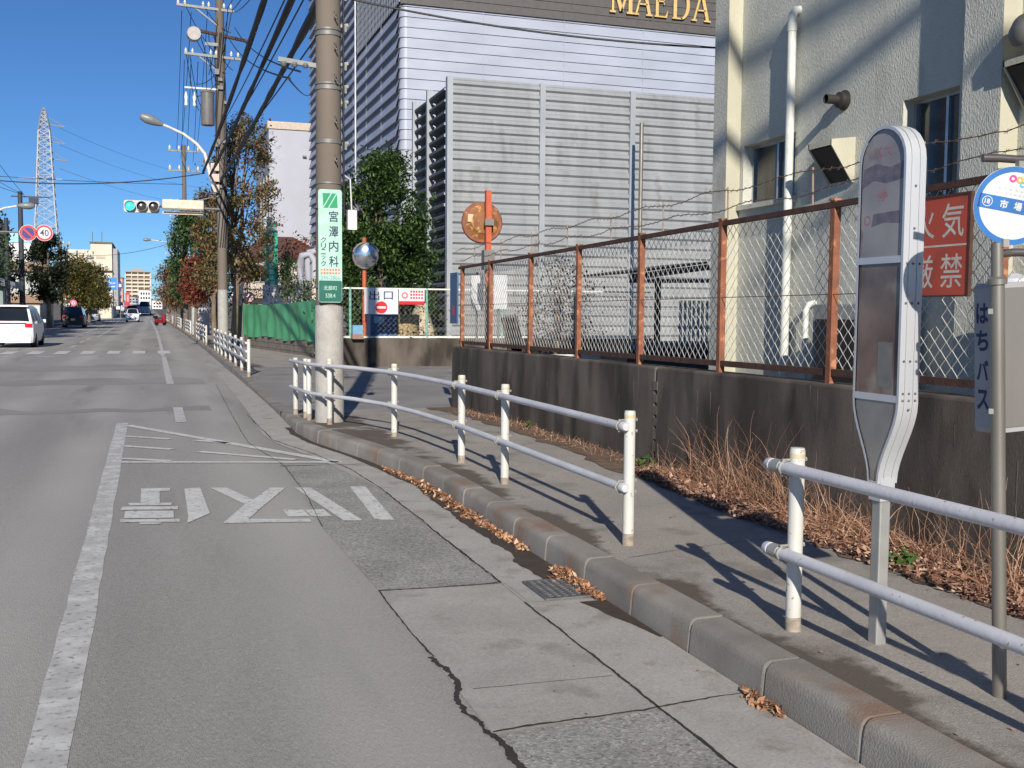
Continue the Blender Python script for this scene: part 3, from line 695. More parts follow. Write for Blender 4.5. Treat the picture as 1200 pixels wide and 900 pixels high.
vs = [(xa, yc + a, b) for a, b in oo] + [(xb, yc + a, b) for a, b in oo]
fm.add(vs, [(i, (i + 1) % n, n + (i + 1) % n, n + i) for i in range(n)], True)
for dx in (.03, .074):     # extruded ribs along the edge
    vs = []
    for a, b in oo:
        c = Vector((a, b - 1.6)); l = c.length; vs += [(xa + dx - .003, yc + a * 1.0 + (.003 if a > 0 else -.003), b + (.003 if b > 2.3 else 0)), (xa + dx + .003, yc + a + (.003 if a > 0 else -.003), b + (.003 if b > 2.3 else 0))]
    fm.add(vs, [(2 * i, 2 * i + 1, 2 * ((i + 1) % n) + 1, 2 * ((i + 1) % n)) for i in range(n) if i not in (n - 10, n - 9)])
part('frame', fm, m_frame, py)
def panel(zlo, zhi, m, x, name):
    pts = [(a, b) for a, b in oi]
    # clip the inner outline between two heights
    L = [(-(PW - .014), zhi), (-(PW - .014), zlo)]; Rr = [((PW - .014), zlo), ((PW - .014), zhi)]
    if zhi > 2.4:
        top = [(a, b) for a, b in oi[:13]]; poly = Rr[:1] + top + L[1:]
    elif zlo < 1.0:
        side = [(a, b) for a, b in oi if b <= zhi + .001 and a < 0]; side = sorted(side, key=lambda p: -p[1]); poly = [(-(PW - .014), zhi)] + side[1:] + [(-a, b) for a, b in reversed(side[1:])] + [((PW - .014), zhi)]
    else: poly = Rr + L
    return part(name, MB().flat([(x, yc + a, b) for a, b in poly]), m, py)
dp = panel(1.905, 2.47, m_disp, xa + .008, 'display_panel'); tp = panel(1.30, 1.875, m_low, xa + .008, 'timetable_panel')
m_foot = plain('grey_steel_panel', (156, 152, 148), rough=.35, metal=.5)
panel(.91, 1.275, m_foot, xa + .006, 'skirt_panel'); panel(.91, 1.275, m_foot, xb - .006, 'skirt_panel'); panel(1.30, 2.47, m_disp, xb - .008, 'back_panel')
for z in (1.875, 1.27): part('cross_bar', MB().box((xa + .001, yc - PW + .01, z), (xb - .001, yc + PW - .01, z + .03)), m_frame, py)
m_fred = plain('faded_red_print', (170, 116, 118), rough=.4); m_fdark = mat('faded_dark_print', (92, 86, 98), (124, 114, 118), scale=24, rough=.3)
q = MB(); xx = xa + .0074
text(q, 'バス', (xx, yc + .01, 2.365), -Y, Z, .13, .045, .01); part('lettering', q, m_fred, dp)
q = MB(); text(q, '停', (xx, yc, 2.175), -Y, Z, .07, .05, .01); part('lettering', q, m_fred, dp)
part('ring_print', MB().disc((xx, yc + .1, 2.07), -Y, Z, .022, 20, .017), m_fred, dp)
q = MB(); q.flat([(xx, yc + .13, 2.30), (xx, yc + .05, 2.315), (xx, yc - .05, 2.29), (xx, yc - .14, 2.31), (xx, yc - .14, 2.235), (xx, yc - .02, 2.225), (xx, yc + .06, 2.245), (xx, yc + .14, 2.215)]); part('faded_print', q, m_fdark, dp); q = MB()
q.flat([(xx, yc + .06, 2.095), (xx, yc - .11, 2.10), (xx, yc - .12, 2.045), (xx, yc - .02, 2.055), (xx, yc + .07, 2.04)]); part('faded_print', q, m_fdark, dp)
q = MB(); q.quad((xx, yc - .05, 1.43), -Y, Z, .10, .20); part('notice', q, mat('faded_notice', (128, 122, 114), (104, 108, 108), scale=16, rough=.4), tp)
for z in (2.2, 2.02, 1.87, 1.7, 1.45, 1.31, 1.28, 1.24): 
    for x in ((xa + .052,) if z > 2 or z == 1.24 else (xa + .02, xa + .052, xa + .085)): part('rivet', MB().lathe((x, yc - PW - .001, z), [(.006, 0), (.005, .003), (.001, .004)], axis=(0, -1, 0), n=8), m_iron, py)
q = MB(); q.box((3.062, yc - .03, .12), (3.118, yc + .03, .91)); bevel(part('post', q, mat('dull_aluminium', (176, 176, 174), (158, 158, 156), scale=9, rough=.45, metal=.4), py), .006); part('collar', MB().box((3.052, yc - .04, .82), (3.128, yc + .04, .925)), m_frame, py)

# ================================================================== ROUND COMMUNITY BUS SIGN
rs = thing('bus_stop_sign', 'round blue and white bus stop sign on a leaning grey pole', 'bus stop sign', (3.11, 3.21, .17), rot=(0, R(-3.2), 0))
m_galv = mat('dull_galvanised_pipe', (150, 146, 138), (128, 122, 113), scale=6, stretch=(1, 1, .3), rough=.4, metal=.55)
m_dpipe = plain('dark_grey_pipe', (92, 88, 86), rough=.3, metal=.3)
part('pole', MB().tube([(0, 0, -.05), (0, 0, 1.60)], .0265, 16).lathe((0, 0, 1.60), [(.034, 0), (.034, .02), (.022, .03), (.022, .155), (.001, .16)], n=16), m_galv, rs)
uh = Vector((.94, -.342, 0)); nd = Vector((-.342, -.94, 0)); tl_ = R(-13.5)
ud = uh * math.cos(tl_) + Z * math.sin(tl_); vd = Z * math.cos(tl_) - uh * math.sin(tl_)
dc = Vector((.045, -.03, 1.89)); RD = .146
hk = []
for k in range(15):
    a = R(-100 + 195 * k / 14); hk.append(dc + uh * (.05 + math.cos(a) * .20) + Z * (math.sin(a) * .175) - nd * .035)
hk = [Vector((0, 0, 1.715)) - nd * .0 , Vector((.03, 0.01, 1.715))] + hk + [dc + uh * (-.03) + Z * .182 - nd * .035, dc - uh * .095 + Z * .186 - nd * .035]
part('bracket', MB().tube(hk, .0155, 12), m_dpipe, rs)
pl = MB()
nn = 48; pts = [(math.cos(6.2832 * k / nn) * RD, math.sin(6.2832 * k / nn) * RD) for k in range(nn)]
pl.prism(pts, dc - nd * .003, ud, vd, .006)      # a thin steel disc
m_blue = plain('sign_blue', (38, 104, 170), rough=.35); m_swhite = plain('sign_white', (206, 208, 214), rough=.35)
disc = part('sign_disc', pl, m_swhite, rs)
q = MB(); f = dc + nd * .0045
q.disc(f, ud, vd, RD - .001, 48, RD - .021)
q.flat([f - ud * .129 + vd * .026, f - ud * .131 - vd * .026, f + ud * .131 - vd * .026, f + ud * .129 + vd * .026]); part('blue_band', q, m_blue, disc)
q = MB(); f2 = dc + nd * .006
for ch, x in (('市', -.035), ('場', .018), ('前', .072)): text(q, ch, f2 + ud * x, ud, vd, .030, .032, .03)
text(q, '18', f2 - ud * .098, ud, vd, .020, .019, .02); q.disc(f2 - ud * .098, ud, vd, .0195, 24, .017); part('lettering', q, m_swhite, disc)
for (x, z, r, c, nm) in ((-.022, .098, .014, (206, 60, 140), 'pink_print'), (.004, .098, .013, (224, 160, 50), 'orange_print'), (.028, .1, .007, (90, 90, 90), 'grey_print'), (.018, .082, .011, (60, 180, 206), 'cyan_print')):
    q = MB(); q.disc(f + ud * x + vd * z, ud, vd, r, 20, r * .45); part('emblem', q, plain(nm, c), disc)
q = MB()
for k in range(7): q.quad(f + ud * (-.062 + k * .021) + vd * (.057 + (k % 2) * .002), ud, vd, .008, .007)
for k in range(9): q.quad(f + ud * (-.07 + k * .0175) + vd * .041, ud, vd, .009, .006)
part('small_print', q, plain('grey_small_print', (196, 190, 184)), disc)
part('clip', MB().cbox(dc + vd * (RD + .008) - nd * .01, (.034, .02, .03)).cbox(dc - vd * (RD - .006) - nd * .01, (.03, .04, .03)), m_br, rs)
m_board = mat('weathered_blue_grey_board', (164, 164, 166), (148, 148, 150), scale=4, rough=.45)
q = MB(); q.prism(rrect(.36, .58, .022), (.185, .105 + .02, 1.315), X, Z, .085)
bd = part('timetable_case', q, m_board, rs)
q = MB()
for ch, z in (('は', 1.49), ('ち', 1.385), ('バ', 1.27), ('ス', 1.155)): text(q, ch, (.0044, .083, z), -Y, Z, .062, .08, .035)
part('lettering', q, plain('navy_print', (32, 42, 84)), bd)
m_plate = mat('beige_steel_plate', (150, 146, 141), (134, 130, 126), scale=3, stretch=(1, 1, .2), rough=.35, metal=.35)
part('face_plate', MB().prism(rrect(.32, .54, .015), (.190, .0385, 1.315), X, Z, .004), m_plate, bd)
q = MB()
for z in (1.5, 1.12): q.beam((-.03, .0, z), (.03, .05, z), .02, .02)
part('clamp', q, m_br, rs)

# ================================================================== DRY WEEDS, LITTER (stuff)
m_dry = mat('dry_grass', (200, 166, 138), (106, 76, 60), island=True, c3=(168, 124, 96), rough=.85, trans=.12)
m_lit = mat('dry_leaves', (208, 178, 154), (94, 64, 53), island=True, c3=(154, 108, 85), rough=.8)
wd = MB()
def blade(mb, p, d, L, wdt, droop=.3, seg=3):
    p = Vector(p); d = Vector(d).normalized(); sd_ = d.cross(Vector((random.uniform(-1, 1), random.uniform(-1, 1), .2))).normalized(); vs = []
    for k in range(seg + 1):
        t = k / seg; ww = wdt * (1 - t * .8); vs += [p - sd_ * ww, p + sd_ * ww]; d = (d + Vector((random.uniform(-.25, .25), random.uniform(-.25, .25), -droop * t))).normalized(); p = p + d * (L / seg)
    mb.add(vs, [(2 * i, 2 * i + 1, 2 * i + 3, 2 * i + 2) for i in range(seg)])
def front(y): return 4.05 if y < 7.2 else 4.05 + (y - 7.2) * .12
def dens(y): return .5 + .5 * math.sin(y * 2.3 + 1.2 * math.sin(y * 1.1))
for k in range(8000):
    y = random.uniform(1.6, 8.6); e = front(y)
    if random.random() > .35 + .65 * dens(y): continue
    x = e + (4.6 - e) * random.random() ** .7; L = random.uniform(.05, .17) * (.7 + .6 * dens(y)) * (1 + .5 * (x - e))
    blade(wd, (x, y, .17 + random.random() * .04), (random.gauss(-.1, 1.0), random.gauss(0, 1.0), random.uniform(.2, 1)), L, random.uniform(.0014, .0036), .5, 4)
for c, n, hh in (((4.48, 7.55), 130, .66), ((4.52, 8.05), 70, .5), ((4.46, 6.75), 120, .62), ((4.5, 7.15), 60, .45), ((4.5, 6.2), 60, .4), ((4.45, 5.2), 70, .42), ((4.4, 4.5), 90, .5), ((4.5, 3.9), 60, .4), ((4.45, 5.7), 60, .4), ((4.52, 8.6), 30, .3)):
    for k in range(n):
        a = random.uniform(0, 6.28); r = random.gauss(0, .11)
        blade(wd, (min(4.6, c[0] + r * math.cos(a)), c[1] + r * 2 * math.sin(a), .17), (random.gauss(-.1, .35), random.gauss(0, .45), 1), hh * random.uniform(.35, 1.25), random.uniform(.0016, .0034), .16, 8)
for k in range(500):
    y = random.uniform(8.6, 15.5); blade(wd, (random.uniform(4.3, 4.6), y, zs(y)), (random.gauss(0, .5), random.gauss(0, .5), 1), random.uniform(.04, .12), .003, .6)
o = build('dry_weeds', wd, m_dry); o['kind'] = 'stuff'; o['label'] = 'dry brown weeds along the foot of the dark wall'; o['category'] = 'weeds'
lf = MB()
for k in range(12000):
    y = random.uniform(1.6, 8.9); e = front(y); x = e - .06 + (4.6 - e) * random.random(); lf.leaf((x, y, .178 + random.random() * .05), random.choice((.008, .012, .02, .03)) * random.uniform(.8, 1.2), .45)
for k in range(900):
    y = random.uniform(8.5, 15.8); x = 4.62 - abs(random.gauss(0, .16)); lf.leaf((x, y, zs(y) + .012), random.uniform(.008, .022), .75)
for k in range(130): y = random.uniform(2.6, 15); lf.leaf((random.uniform(2.6, 4.1), y, zs(y) + .006), random.uniform(.006, .016), .85)
o = build('leaf_litter', lf, m_lit); o['kind'] = 'stuff'; o['label'] = 'fallen brown leaves scattered along the wall foot'; o['category'] = 'leaves'
gl_ = MB()
m_gl = mat('gutter_leaves', (218, 186, 152), (104, 66, 48), island=True, c3=(168, 116, 82), rough=.8)
def pile(y0, y1, n, wmax, h):
    for k in range(n):
        t = random.random(); y = y0 + (y1 - y0) * t; prof = math.sin(math.pi * min(1, max(.12, t))) ** .5; u = abs(random.gauss(0, .45)) * wmax * prof
        if u > wmax * 1.4: continue
        gl_.leaf((kx(y) - .012 - u, y, .014 + max(0, 1 - u / (wmax + 1e-6)) * h * prof * random.random()), random.choice((.008, .014, .022, .03)) * random.uniform(.8, 1.2), .3)
pile(6.75, 10.9, 1500, .11, .035); pile(5.45, 6.25, 420, .13, .05); pile(3.62, 3.95, 120, .07, .03)
for k in range(60): gl_.leaf((random.uniform(1.6, 2.4), random.uniform(3.5, 11), .012), random.uniform(.006, .012), .9)
o = build('gutter_leaves', gl_, m_gl); o['kind'] = 'stuff'; o['label'] = 'fallen leaves piled in the gutter by the kerb'; o['category'] = 'leaves'
m_grn = mat('weed_leaf', (62, 98, 40), (92, 128, 58), island=True, rough=.6, trans=.2)
for (x, y, s, lab) in ((4.15, 5.05, 1, 'small green weed among dry leaves behind the bus pylon post'), (4.35, 8.95, 1.2, 'low green weed at the wall foot by the broken joint'), (4.5, 12.6, .8, 'tiny green weed at the wall foot beyond the barrier')):
    q = MB()
    for k in range(38):
        a = random.uniform(0, 6.28); r = random.uniform(.01, .1) * s; q.leaf((x + r * math.cos(a), y + r * math.sin(a), zs(y) + random.uniform(.01, .11) * s), random.uniform(.02, .045) * s, .2)
    solo('weed', q, m_grn, lab, 'plant', (x, y, .17))

# ================================================================== UTILITY POLES
m_cpole = mat('concrete_pole', (118, 108, 98), (98, 89, 80), scale=1.4, stretch=(1, 1, .2), rough=.85, bump=.15, bscale=60)
m_wrap = mat('pale_pole_wrap', (172, 168, 162), (156, 152, 146), scale=8, rough=.8, bump=.5, bscale=40)
m_stl = plain('galvanised_steel', (124, 124, 122), rough=.55, metal=.4)
m_cable = plain('black_cable', (22, 23, 27), rough=.6)
m_por = plain('porcelain', (216, 214, 208), rough=.25)
PX, PY = 2.25, 14.3
up1 = thing('utility_pole', 'thick concrete utility pole with green clinic sign beside the guard rail', 'utility pole', (PX, PY, .1), 'concrete utility poles')
part('shaft', MB().lathe((PX, PY, 1.7), [(.178, 0), (.165, 3), (.145, 9)], n=24), m_cpole, up1)
part('base_wrap', MB().lathe((PX, PY, .0), [(.196, 0), (.186, 1.7), (.176, 1.72)], n=24), m_wrap, up1)
for z in (3.32, 3.85, 4.55, 4.62, 5.25, 5.32, 5.95, 6.0):
    r = .182 - z * .0035; part('band', MB().lathe((PX, PY, z), [(r + .012, 0), (r + .012, .05 if z in (3.85, 4.55, 5.25) else .022)], n=24), m_stl, up1)
for z in (3.65, 4.15, 4.7, 5.1, 5.5):
    part('step_bolt', MB().tube([(PX + .06, PY - .15, z + .05), (PX + .07, PY - .2, z + .02), (PX + .05, PY - .21, z - .02), (PX + .08, PY - .24, z - .06)], .012, 6), m_iron, up1)
q = MB()
for z in (3.86, 4.4, 4.6, 4.9, 5.4, 5.8): q.beam((PX + .15, PY - .02, z), (PX + .26, PY - .04, z + .02), .03, .04); q.cbox((PX + .22, PY - .05, z - .03), (.03, .03, .09))
part('bracket', q, m_stl, up1)
part('conduit', MB().tube([(PX + .19, PY - .08, 2.9), (PX + .185, PY - .08, 4.6), (PX + .19, PY - .09, 6.5)], .013, 6).tube([(PX + .2, PY - .02, 3.2), (PX + .19, PY - .03, 6.4)], .009, 6), m_cable, up1)
part('junction_box', MB().cbox((PX + .30, PY - .05, 2.86), (.12, .1, .26)).tube([(PX + .3, PY - .05, 2.95), (PX + .28, PY - .05, 3.4), (PX + .2, PY - .05, 3.45)], .01, 6), plain('white_box', (212, 206, 210)), up1)
q = MB(); q.beam((PX - .1, PY, 4.86), (PX - .65, PY + .02, 4.92), .05, .06)
for k in range(3): q.lathe((PX - .3 - k * .14, PY, 4.83), [(.03, 0), (.045, .03), (.03, .06)], n=10)
part('service_arm', q, m_stl, up1)
# clinic sign strapped to the pole
cs = thing('clinic_sign', 'tall mint green clinic sign strapped to the near utility pole', 'sign', (PX, PY - .2, 1.75))
sc = Vector((2.232, PY - .215, 2.495)); sw, sh = .31, 1.48
ang = R(0)
m_mint = plain('mint_enamel', (168, 208, 190), rough=.4); m_dg = plain('dark_green_print', (32, 98, 84), rough=.4); m_logo = plain('green_print', (36, 146, 98), rough=.4); m_nv = plain('navy_lettering', (40, 56, 88)); m_pk = plain('red_lettering', (214, 112, 104)); m_gy = plain('grey_lettering', (120, 150, 156))
q = MB(); q.prism(rrect(sw, sh, .035), sc + Y * .012, X, Z, .024); brd = part('board', q, m_mint, cs)
q = MB(); q.prism(rrect(sw - .008, .28, .02), sc + Vector((0, -.0125, -sh / 2 + .148)), X, Z, .0015); part('lower_panel', q, m_dg, brd)
q = MB(); fs_ = sc - Y * .0145
q.flat([fs_ + X * a + Z * b for a, b in ((-.10, .69), (.09, .69), (.10, .50), (-.09, .50))]); part('emblem', q, m_logo, brd)
q = MB()
for a in (-.05, .02): q.flat([fs_ - Y * .002 + X * (a - .05) + Z * .5, fs_ - Y * .002 + X * (a - .035) + Z * .5, fs_ - Y * .002 + X * (a + .075) + Z * .69, fs_ - Y * .002 + X * (a + .06) + Z * .69])
part('emblem_stripe', q, m_mint, brd)
q = MB()
for ch, z in (('宮', .39), ('澤', .19), ('内', .0), ('科', -.2)): text(q, ch, fs_ + X * .045 + Z * z, X, Z, .125, .145, .015)
part('lettering', q, m_nv, brd)
q = MB()
for ch, z, s in (('ク', .08, 1), ('リ', .0, 1), ('ニ', -.075, .9), ('ッ', -.15, .75), ('ク', -.23, 1)): text(q, ch, fs_ - X * .09 + Z * z, X, Z, .07 * s, .075 * s, .01)
part('small_lettering', q, m_nv, brd)
q = MB()
for z in (-.31, -.355):
    for k in range(7): q.quad(fs_ + X * (-.115 + k * .038) + Z * z, X, Z, .026, .03 if k % 2 else .024)
part('small_print', q, m_pk, brd)
q = MB(); text(q, '236-2866', fs_ + Z * -.415, X, Z, .25, .05, .01); part('phone_number', q, m_gy, brd)
q = MB(); text(q, '北藤町', fs_ - Y * .002 + Z * -.55, X, Z, .18, .06, .01); text(q, '538.4', fs_ - Y * .002 + Z * -.65, X, Z, .13, .055, .01); part('address_lettering', q, m_mint, brd)
q = MB()
for z in (1.95, 3.0): q.lathe((PX, PY, z), [(.2, 0), (.2, .03)], n=24)
part('strap', q, m_stl, cs)

def sag_(a, b, s, n=12):
    a = Vector(a); b = Vector(b); return [a.lerp(b, k / n) - Z * (4 * s * (k / n) * (1 - k / n)) for k in range(n + 1)]
def insul(mb, p, s=1): mb.lathe(p, [(.05 * s, 0), (.09 * s, .05 * s), (.06 * s, .09 * s), (.1 * s, .13 * s), (.05 * s, .22 * s), (.02 * s, .32 * s)], n=10)
QX, QY = 2.55, 42.0
up2 = thing('utility_pole', 'concrete utility pole carrying crossarms and a grey cylinder transformer', 'utility pole', (QX, QY, .15), 'concrete utility poles')
part('shaft', MB().lathe((QX, QY, 2.4), [(.185, 0), (.15, 12.6)], n=16), m_cpole, up2); part('base_wrap', MB().lathe((QX, QY, .1), [(.2, 0), (.19, 2.3)], n=16), m_wrap, up2)
for z, x0, x1 in ((12.85, -1.55, .5), (11.1, -1.3, .75)):
    q = MB(); q.beam((QX + x0, QY - .1, z + .05), (QX + x1, QY - .1, z - .02), .09, .09); ca = part('crossarm', q, m_stl, up2)
    for k in range(6): q = MB(); insul(q, (QX + x0 + (.06, .3, .95, 1.15, 1.7, 1.95)[k], QY - .1, z + .06), .62); part('insulator', q, m_por, ca)
q = MB(); q.beam((QX - .9, QY - .05, 12.05), (QX + 1.2, QY - .1, 11.75), .12, .1); part('crossarm', q, m_rustd, up2)
q = MB(); q.lathe((QX - .95, QY - .55, 11.8), [(.24, 0), (.26, .08), (.26, .5), (.2, .62)], axis=(0, 1, .1), n=14); part('switch_box', q, plain('pale_casing', (176, 170, 166)), up2)
tr = part('transformer', MB().lathe((QX - .48, QY - .1, 8.55), [(.24, 0), (.25, .05), (.25, 1.18), (.27, 1.2), (.2, 1.3), (.001, 1.34)], n=18), plain('transformer_grey', (104, 102, 100), rough=.5), up2)
q = MB(); q.beam((QX - 1.3, QY - .1, 9.9), (QX, QY - .1, 9.9), .06, .06)
for x in (-1.25, -.95): q.lathe((QX + x, QY - .1, 9.2), [(.02, 0), (.07, .05), (.05, .2), (.07, .35), (.02, .55)], n=10)
part('cutout', q, m_por, up2)
q = MB(); q.beam((QX - .55, QY - .1, 11.55), (QX + .1, QY - .1, 11.55), .09, .12); part('spacer', q, m_stl, up2)
part('brace', MB().beam((QX - .9, QY - .08, 12.85), (QX, QY - .08, 12.2), .05), m_stl, up2); part('brace', MB().beam((QX - .8, QY - .08, 11.1), (QX, QY - .08, 10.5), .05), m_stl, up2)
for k in range(16):
    a_ = Vector((QX + random.uniform(-1.3, .6), QY - .12, random.choice((12.9, 12.0, 11.1)))); b_ = Vector((QX + random.uniform(-.9, .5), QY - .15, a_.z - random.uniform(.8, 2.6)))
    part('jumper_wire', MB().tube(sag_(a_, b_, random.uniform(.1, .35), 8), .013, 4), m_cable, up2)
for k in range(10): q = MB(); q.cbox((QX + random.uniform(-.2, .2), QY - .22, random.uniform(5.8, 11.6)), (random.uniform(.08, .2), .1, random.uniform(.08, .22))); part('fitting', q, m_iron, up2)
q = MB()
for k in range(9):
    a = random.uniform(0, 6.28); q.tube([(QX + .195 * math.cos(a + t * .5), QY + .195 * math.sin(a + t * .5), 4 + t) for t in range(0, 9)], .022, 5)
part('riser_cable', q, m_cable, up2)
q = MB()
for z in (6.2, 6.6, 7.0): q.cbox((QX - .25, QY - .15, z), (.3, .25, .28))
part('terminal_box', q, plain('pinkish_box', (196, 176, 164)), up2)

def pole_simple(px, y, top, lab, arms=2, r=.16, m=None, gr='concrete utility poles'):
    b = atY(px, 380, y); x = b.x; z0 = zr(y)
    t = thing('utility_pole', lab, 'utility pole', (x, y, z0), gr)
    part('shaft', MB().lathe((x, y, z0), [(r * 1.15, 0), (r * .8, top)], n=10), m or m_cpole, t)
    for k in range(arms):
        z = z0 + top - .4 - k * 1.3; a = MB(); a.beam((x - 1.0, y, z), (x + 1.0, y, z), .1, .1); ca = part('crossarm', a, m_stl, t)
        for j in range(4): i = MB(); insul(i, (x - .9 + j * .6, y, z + .05)); part('insulator', i, m_por, ca)
    return t, x
pole_simple(218, 75, 12.6, 'grey utility pole with two crossarms behind the street lamp arm', 2)
pole_simple(214, 100, 11.5, 'slim utility pole rising above the dense green street tree', 2)
pole_simple(206, 140, 11, 'far utility pole at the right kerb beyond the green tree', 2)
pole_simple(202, 190, 10.5, 'farthest utility pole at the right kerb by the oncoming bus', 1)
m_dpole = plain('dark_pole', (58, 60, 70), rough=.7)
t, x = pole_simple(27, 70, 8.6, 'dark slim utility pole with small transformer left of the lattice tower', 0, .16, m_dpole)
q = MB(); q.beam((x - .5, 70, 8.3), (x + 1.6, 70, 8.3), .07, .07); q.cbox((x + .75, 69.9, 8.05), (.5, .4, .35)); part('crossarm', q, m_dpole, t)
t, x = pole_simple(10, 62, 6.4, 'pair of short dark posts at the left edge, taller one', 0, .13, m_dpole)
t, x = pole_simple(4, 66, 6.3, 'dark post by the left edge with a wide top box', 0, .13, m_dpole)
part('top_box', MB().cbox((x, 66, 6.0), (.8, .5, .5)), m_dpole, t)
pole_simple(73, 130, 9.2, 'grey pole between the lattice tower and the cream office block', 2, .14)
pole_simple(92, 150, 9, 'thin pole in front of the cream office block', 1, .12)

bpz = thing('utility_pole', 'unseen utility pole behind the viewer with cable bundles added to streak the pale wall', 'utility pole', (2.3, -13.7, .1), 'concrete utility poles')
part('shaft', MB().lathe((2.3, -13.7, .1), [(.19, 0), (.14, 15.2)], n=14), m_cpole, bpz)
part('shadow_bundle', MB().tube(sag_((2.3, -13.7, 14.9), (2.3, 2, 10.6), .05), .10, 6), m_cable, bpz); part('shadow_bundle', MB().tube(sag_((2.2, -13.7, 15.2), (3.4, 3, 11.6), .05), .085, 6), m_cable, bpz)  # slanting bundles added out of view to cast shadow streaks on the pale building
part('crossarm', MB().beam((1.0, -13.8, 14.2), (3.6, -13.8, 14.2), .1, .1), m_stl, bpz)
part('transformer', MB().lathe((2.75, -13.6, 12.6), [(.3, 0), (.3, 1.2), (.2, 1.35)], n=14), m_stl, bpz)

# ------------------------------------------------------------------ street lamps
m_lampw = plain('pale_lamp_arm', (214, 208, 200), rough=.4)
def lamp(pts, head_dir, lab, base=None):
    p0 = Vector(pts[0]); t = thing('street_lamp', lab, 'street lamp', tuple(base or p0))
    part('arm', MB().tube(pts, [.075 - .03 * i / (len(pts) - 1) for i in range(len(pts))], 8), m_lampw, t)
    e = Vector(pts[-1]); d = Vector(head_dir).normalized()
    h = MB(); h.lathe(e, [(.06, -.1), (.1, .0), (.17, .25), (.19, .5), (.12, .72), (.001, .78)], axis=d, n=12); part('lamp_head', h, plain('lamp_grey', (120, 124, 124), rough=.4), t)
    return t
L1 = [atY(x, y, 42) for x, y in ((247, 208), (244, 196), (240, 180), (230, 168), (215, 157), (198, 149), (188, 145))]
lamp([(QX - .16, 42, 6.3)] + L1, Vector(L1[-1]) - Vector(L1[-2]), 'curved street lamp arm reaching left from the transformer pole')
b = atY(-22, 385, 60)
L2 = [Vector((b.x, 60, 0)), Vector((b.x, 60, 5.6))] + [atY(x, y, 60) for x, y in ((-20, 262), (-10, 251), (4, 244), (22, 241))]
lamp(L2, (1, 0, .02), 'curved street lamp arm entering from the left edge above the round signs')
L3 = [Vector((atY(80, 375, 120).x, 120, 0)), atY(80, 320, 120), atY(81, 313, 120), atY(86, 307, 120), atY(94, 303, 120), atY(101, 302, 120)]
lamp(L3, (1, 0, 0), 'pale street lamp standing among the left side trees')
L4 = [Vector((atY(206, 375, 125).x, 125, 0)), atY(206, 300, 125), atY(204, 290, 125), atY(198, 284, 125), atY(176, 281, 125)]
lamp(L4, (-1, 0, 0), 'distant street lamp over the road above the dense green tree')

# ------------------------------------------------------------------ traffic light
tl = thing('traffic_light', 'horizontal traffic light showing green on an arm over the road', 'traffic light', (QX, 42, 5.4))
a0, a1 = atY(145, 235, 41.6), atY(187, 249, 41.6); cz = (a0.z + a1.z) / 2
q = MB(); q.prism(rrect(a1.x - a0.x, .44, .08), ((a0.x + a1.x) / 2, 41.75, cz), X, Z, .2); part('housing', q, plain('light_grey_housing', (190, 190, 192)), tl)
for k in range(3):
    c = Vector((a0.x + (a1.x - a0.x) * (k + .5) / 3, 41.55, cz))
    vz = part('visor', MB().lathe(c, [(.185, -.01), (.185, .16), (.175, .16), (.175, -.01)], axis=(0, -1, 0), n=20), plain('visor_grey', (120, 120, 122)), tl)
    if k == 0:
        g = bpy.data.materials.new('green_signal'); g.use_nodes = True; e = g.node_tree.nodes['Principled BSDF']; e.inputs['Base Color'].default_value = (.02, .5, .35, 1); e.inputs['Emission Color'].default_value = (.03, .75, .5, 1); e.inputs['Emission Strength'].default_value = .9; mm = g
    else: mm = plain('dark_lens', (66, 60, 58), rough=.25)
    part('lens', MB().lathe(c, [(.172, -.005), (.12, .02), (.001, .03)], axis=(0, -1, 0), n=20), mm, tl)
part('arm', MB().tube([(QX, 41.8, cz + .02), (a1.x - .02, 41.8, cz + .05)], .045, 8).tube([(QX, 41.8, cz + .55), (a1.x + .3, 41.8, cz + .05)], .02, 6), m_stl, tl)
sp = thing('name_plate', 'pale road sign box seen from behind on the signal arm', 'sign', (1.15, 41.7, 5.4))
s0, s1 = atY(190, 233, 41.6), atY(239, 252, 41.6)
q = MB(); q.box((s0.x, 41.62, s1.z + .2), (s1.x, 41.9, s0.z)); q.prism([(0, 0), (s1.x - s0.x, 0), (s1.x - s0.x, .12), (0, .12)], (s0.x, 41.86, s1.z), X, Z, .06); bevel(part('box', q, plain('beige_casing', (212, 196, 176)), sp), .03)
q = MB(); q.beam((s0.x, 41.6, s1.z + .17), (s1.x, 41.6, s1.z + .17), .04, .05); part('underside_rail', q, m_iron, sp)

# ------------------------------------------------------------------ cables
def sag(a, b, s, n=16):
    a = Vector(a); b = Vector(b); return [a.lerp(b, k / n) - Z * (4 * s * (k / n) * (1 - k / n)) for k in range(n + 1)]
def cable(name, a, b, s, r, lab, gr=None, lump=0):
    P = sag(a, b, s, 28 if lump else 16); mid = tuple(P[0])
    rr = [r * (1 + random.uniform(-lump, lump)) for _ in P] if lump else r
    return solo(name, MB().tube(P, rr, 6), m_cable, lab, 'cable', mid, gr)
top = PY
cable('power_cable', atY(330, -60, PY), atY(238, 202, 42), .1, .042, 'thick black cable bundle, leftmost of the three crossing above the street lamp', lump=.25)
cable('power_cable', atY(368, -60, PY), atY(246, 206, 42), .1, .046, 'thick black cable bundle, middle of the three running to the transformer pole', lump=.25)
cable('power_cable', atY(374, 2, PY), atY(258, 212, 42.2), .1, .05, 'thick black cable bundle meeting the near utility pole at the top', lump=.2)
for k, (p, e) in enumerate((((352, -40), (251, 160)), ((366, -20), (254, 175)), ((380, 30), (256, 190)))): cable('thin_cable', atY(*p, PY), atY(*e, 42), .15, .012, 'thin black wire running beside the thick cable bundles', 'thin wires beside the bundles')
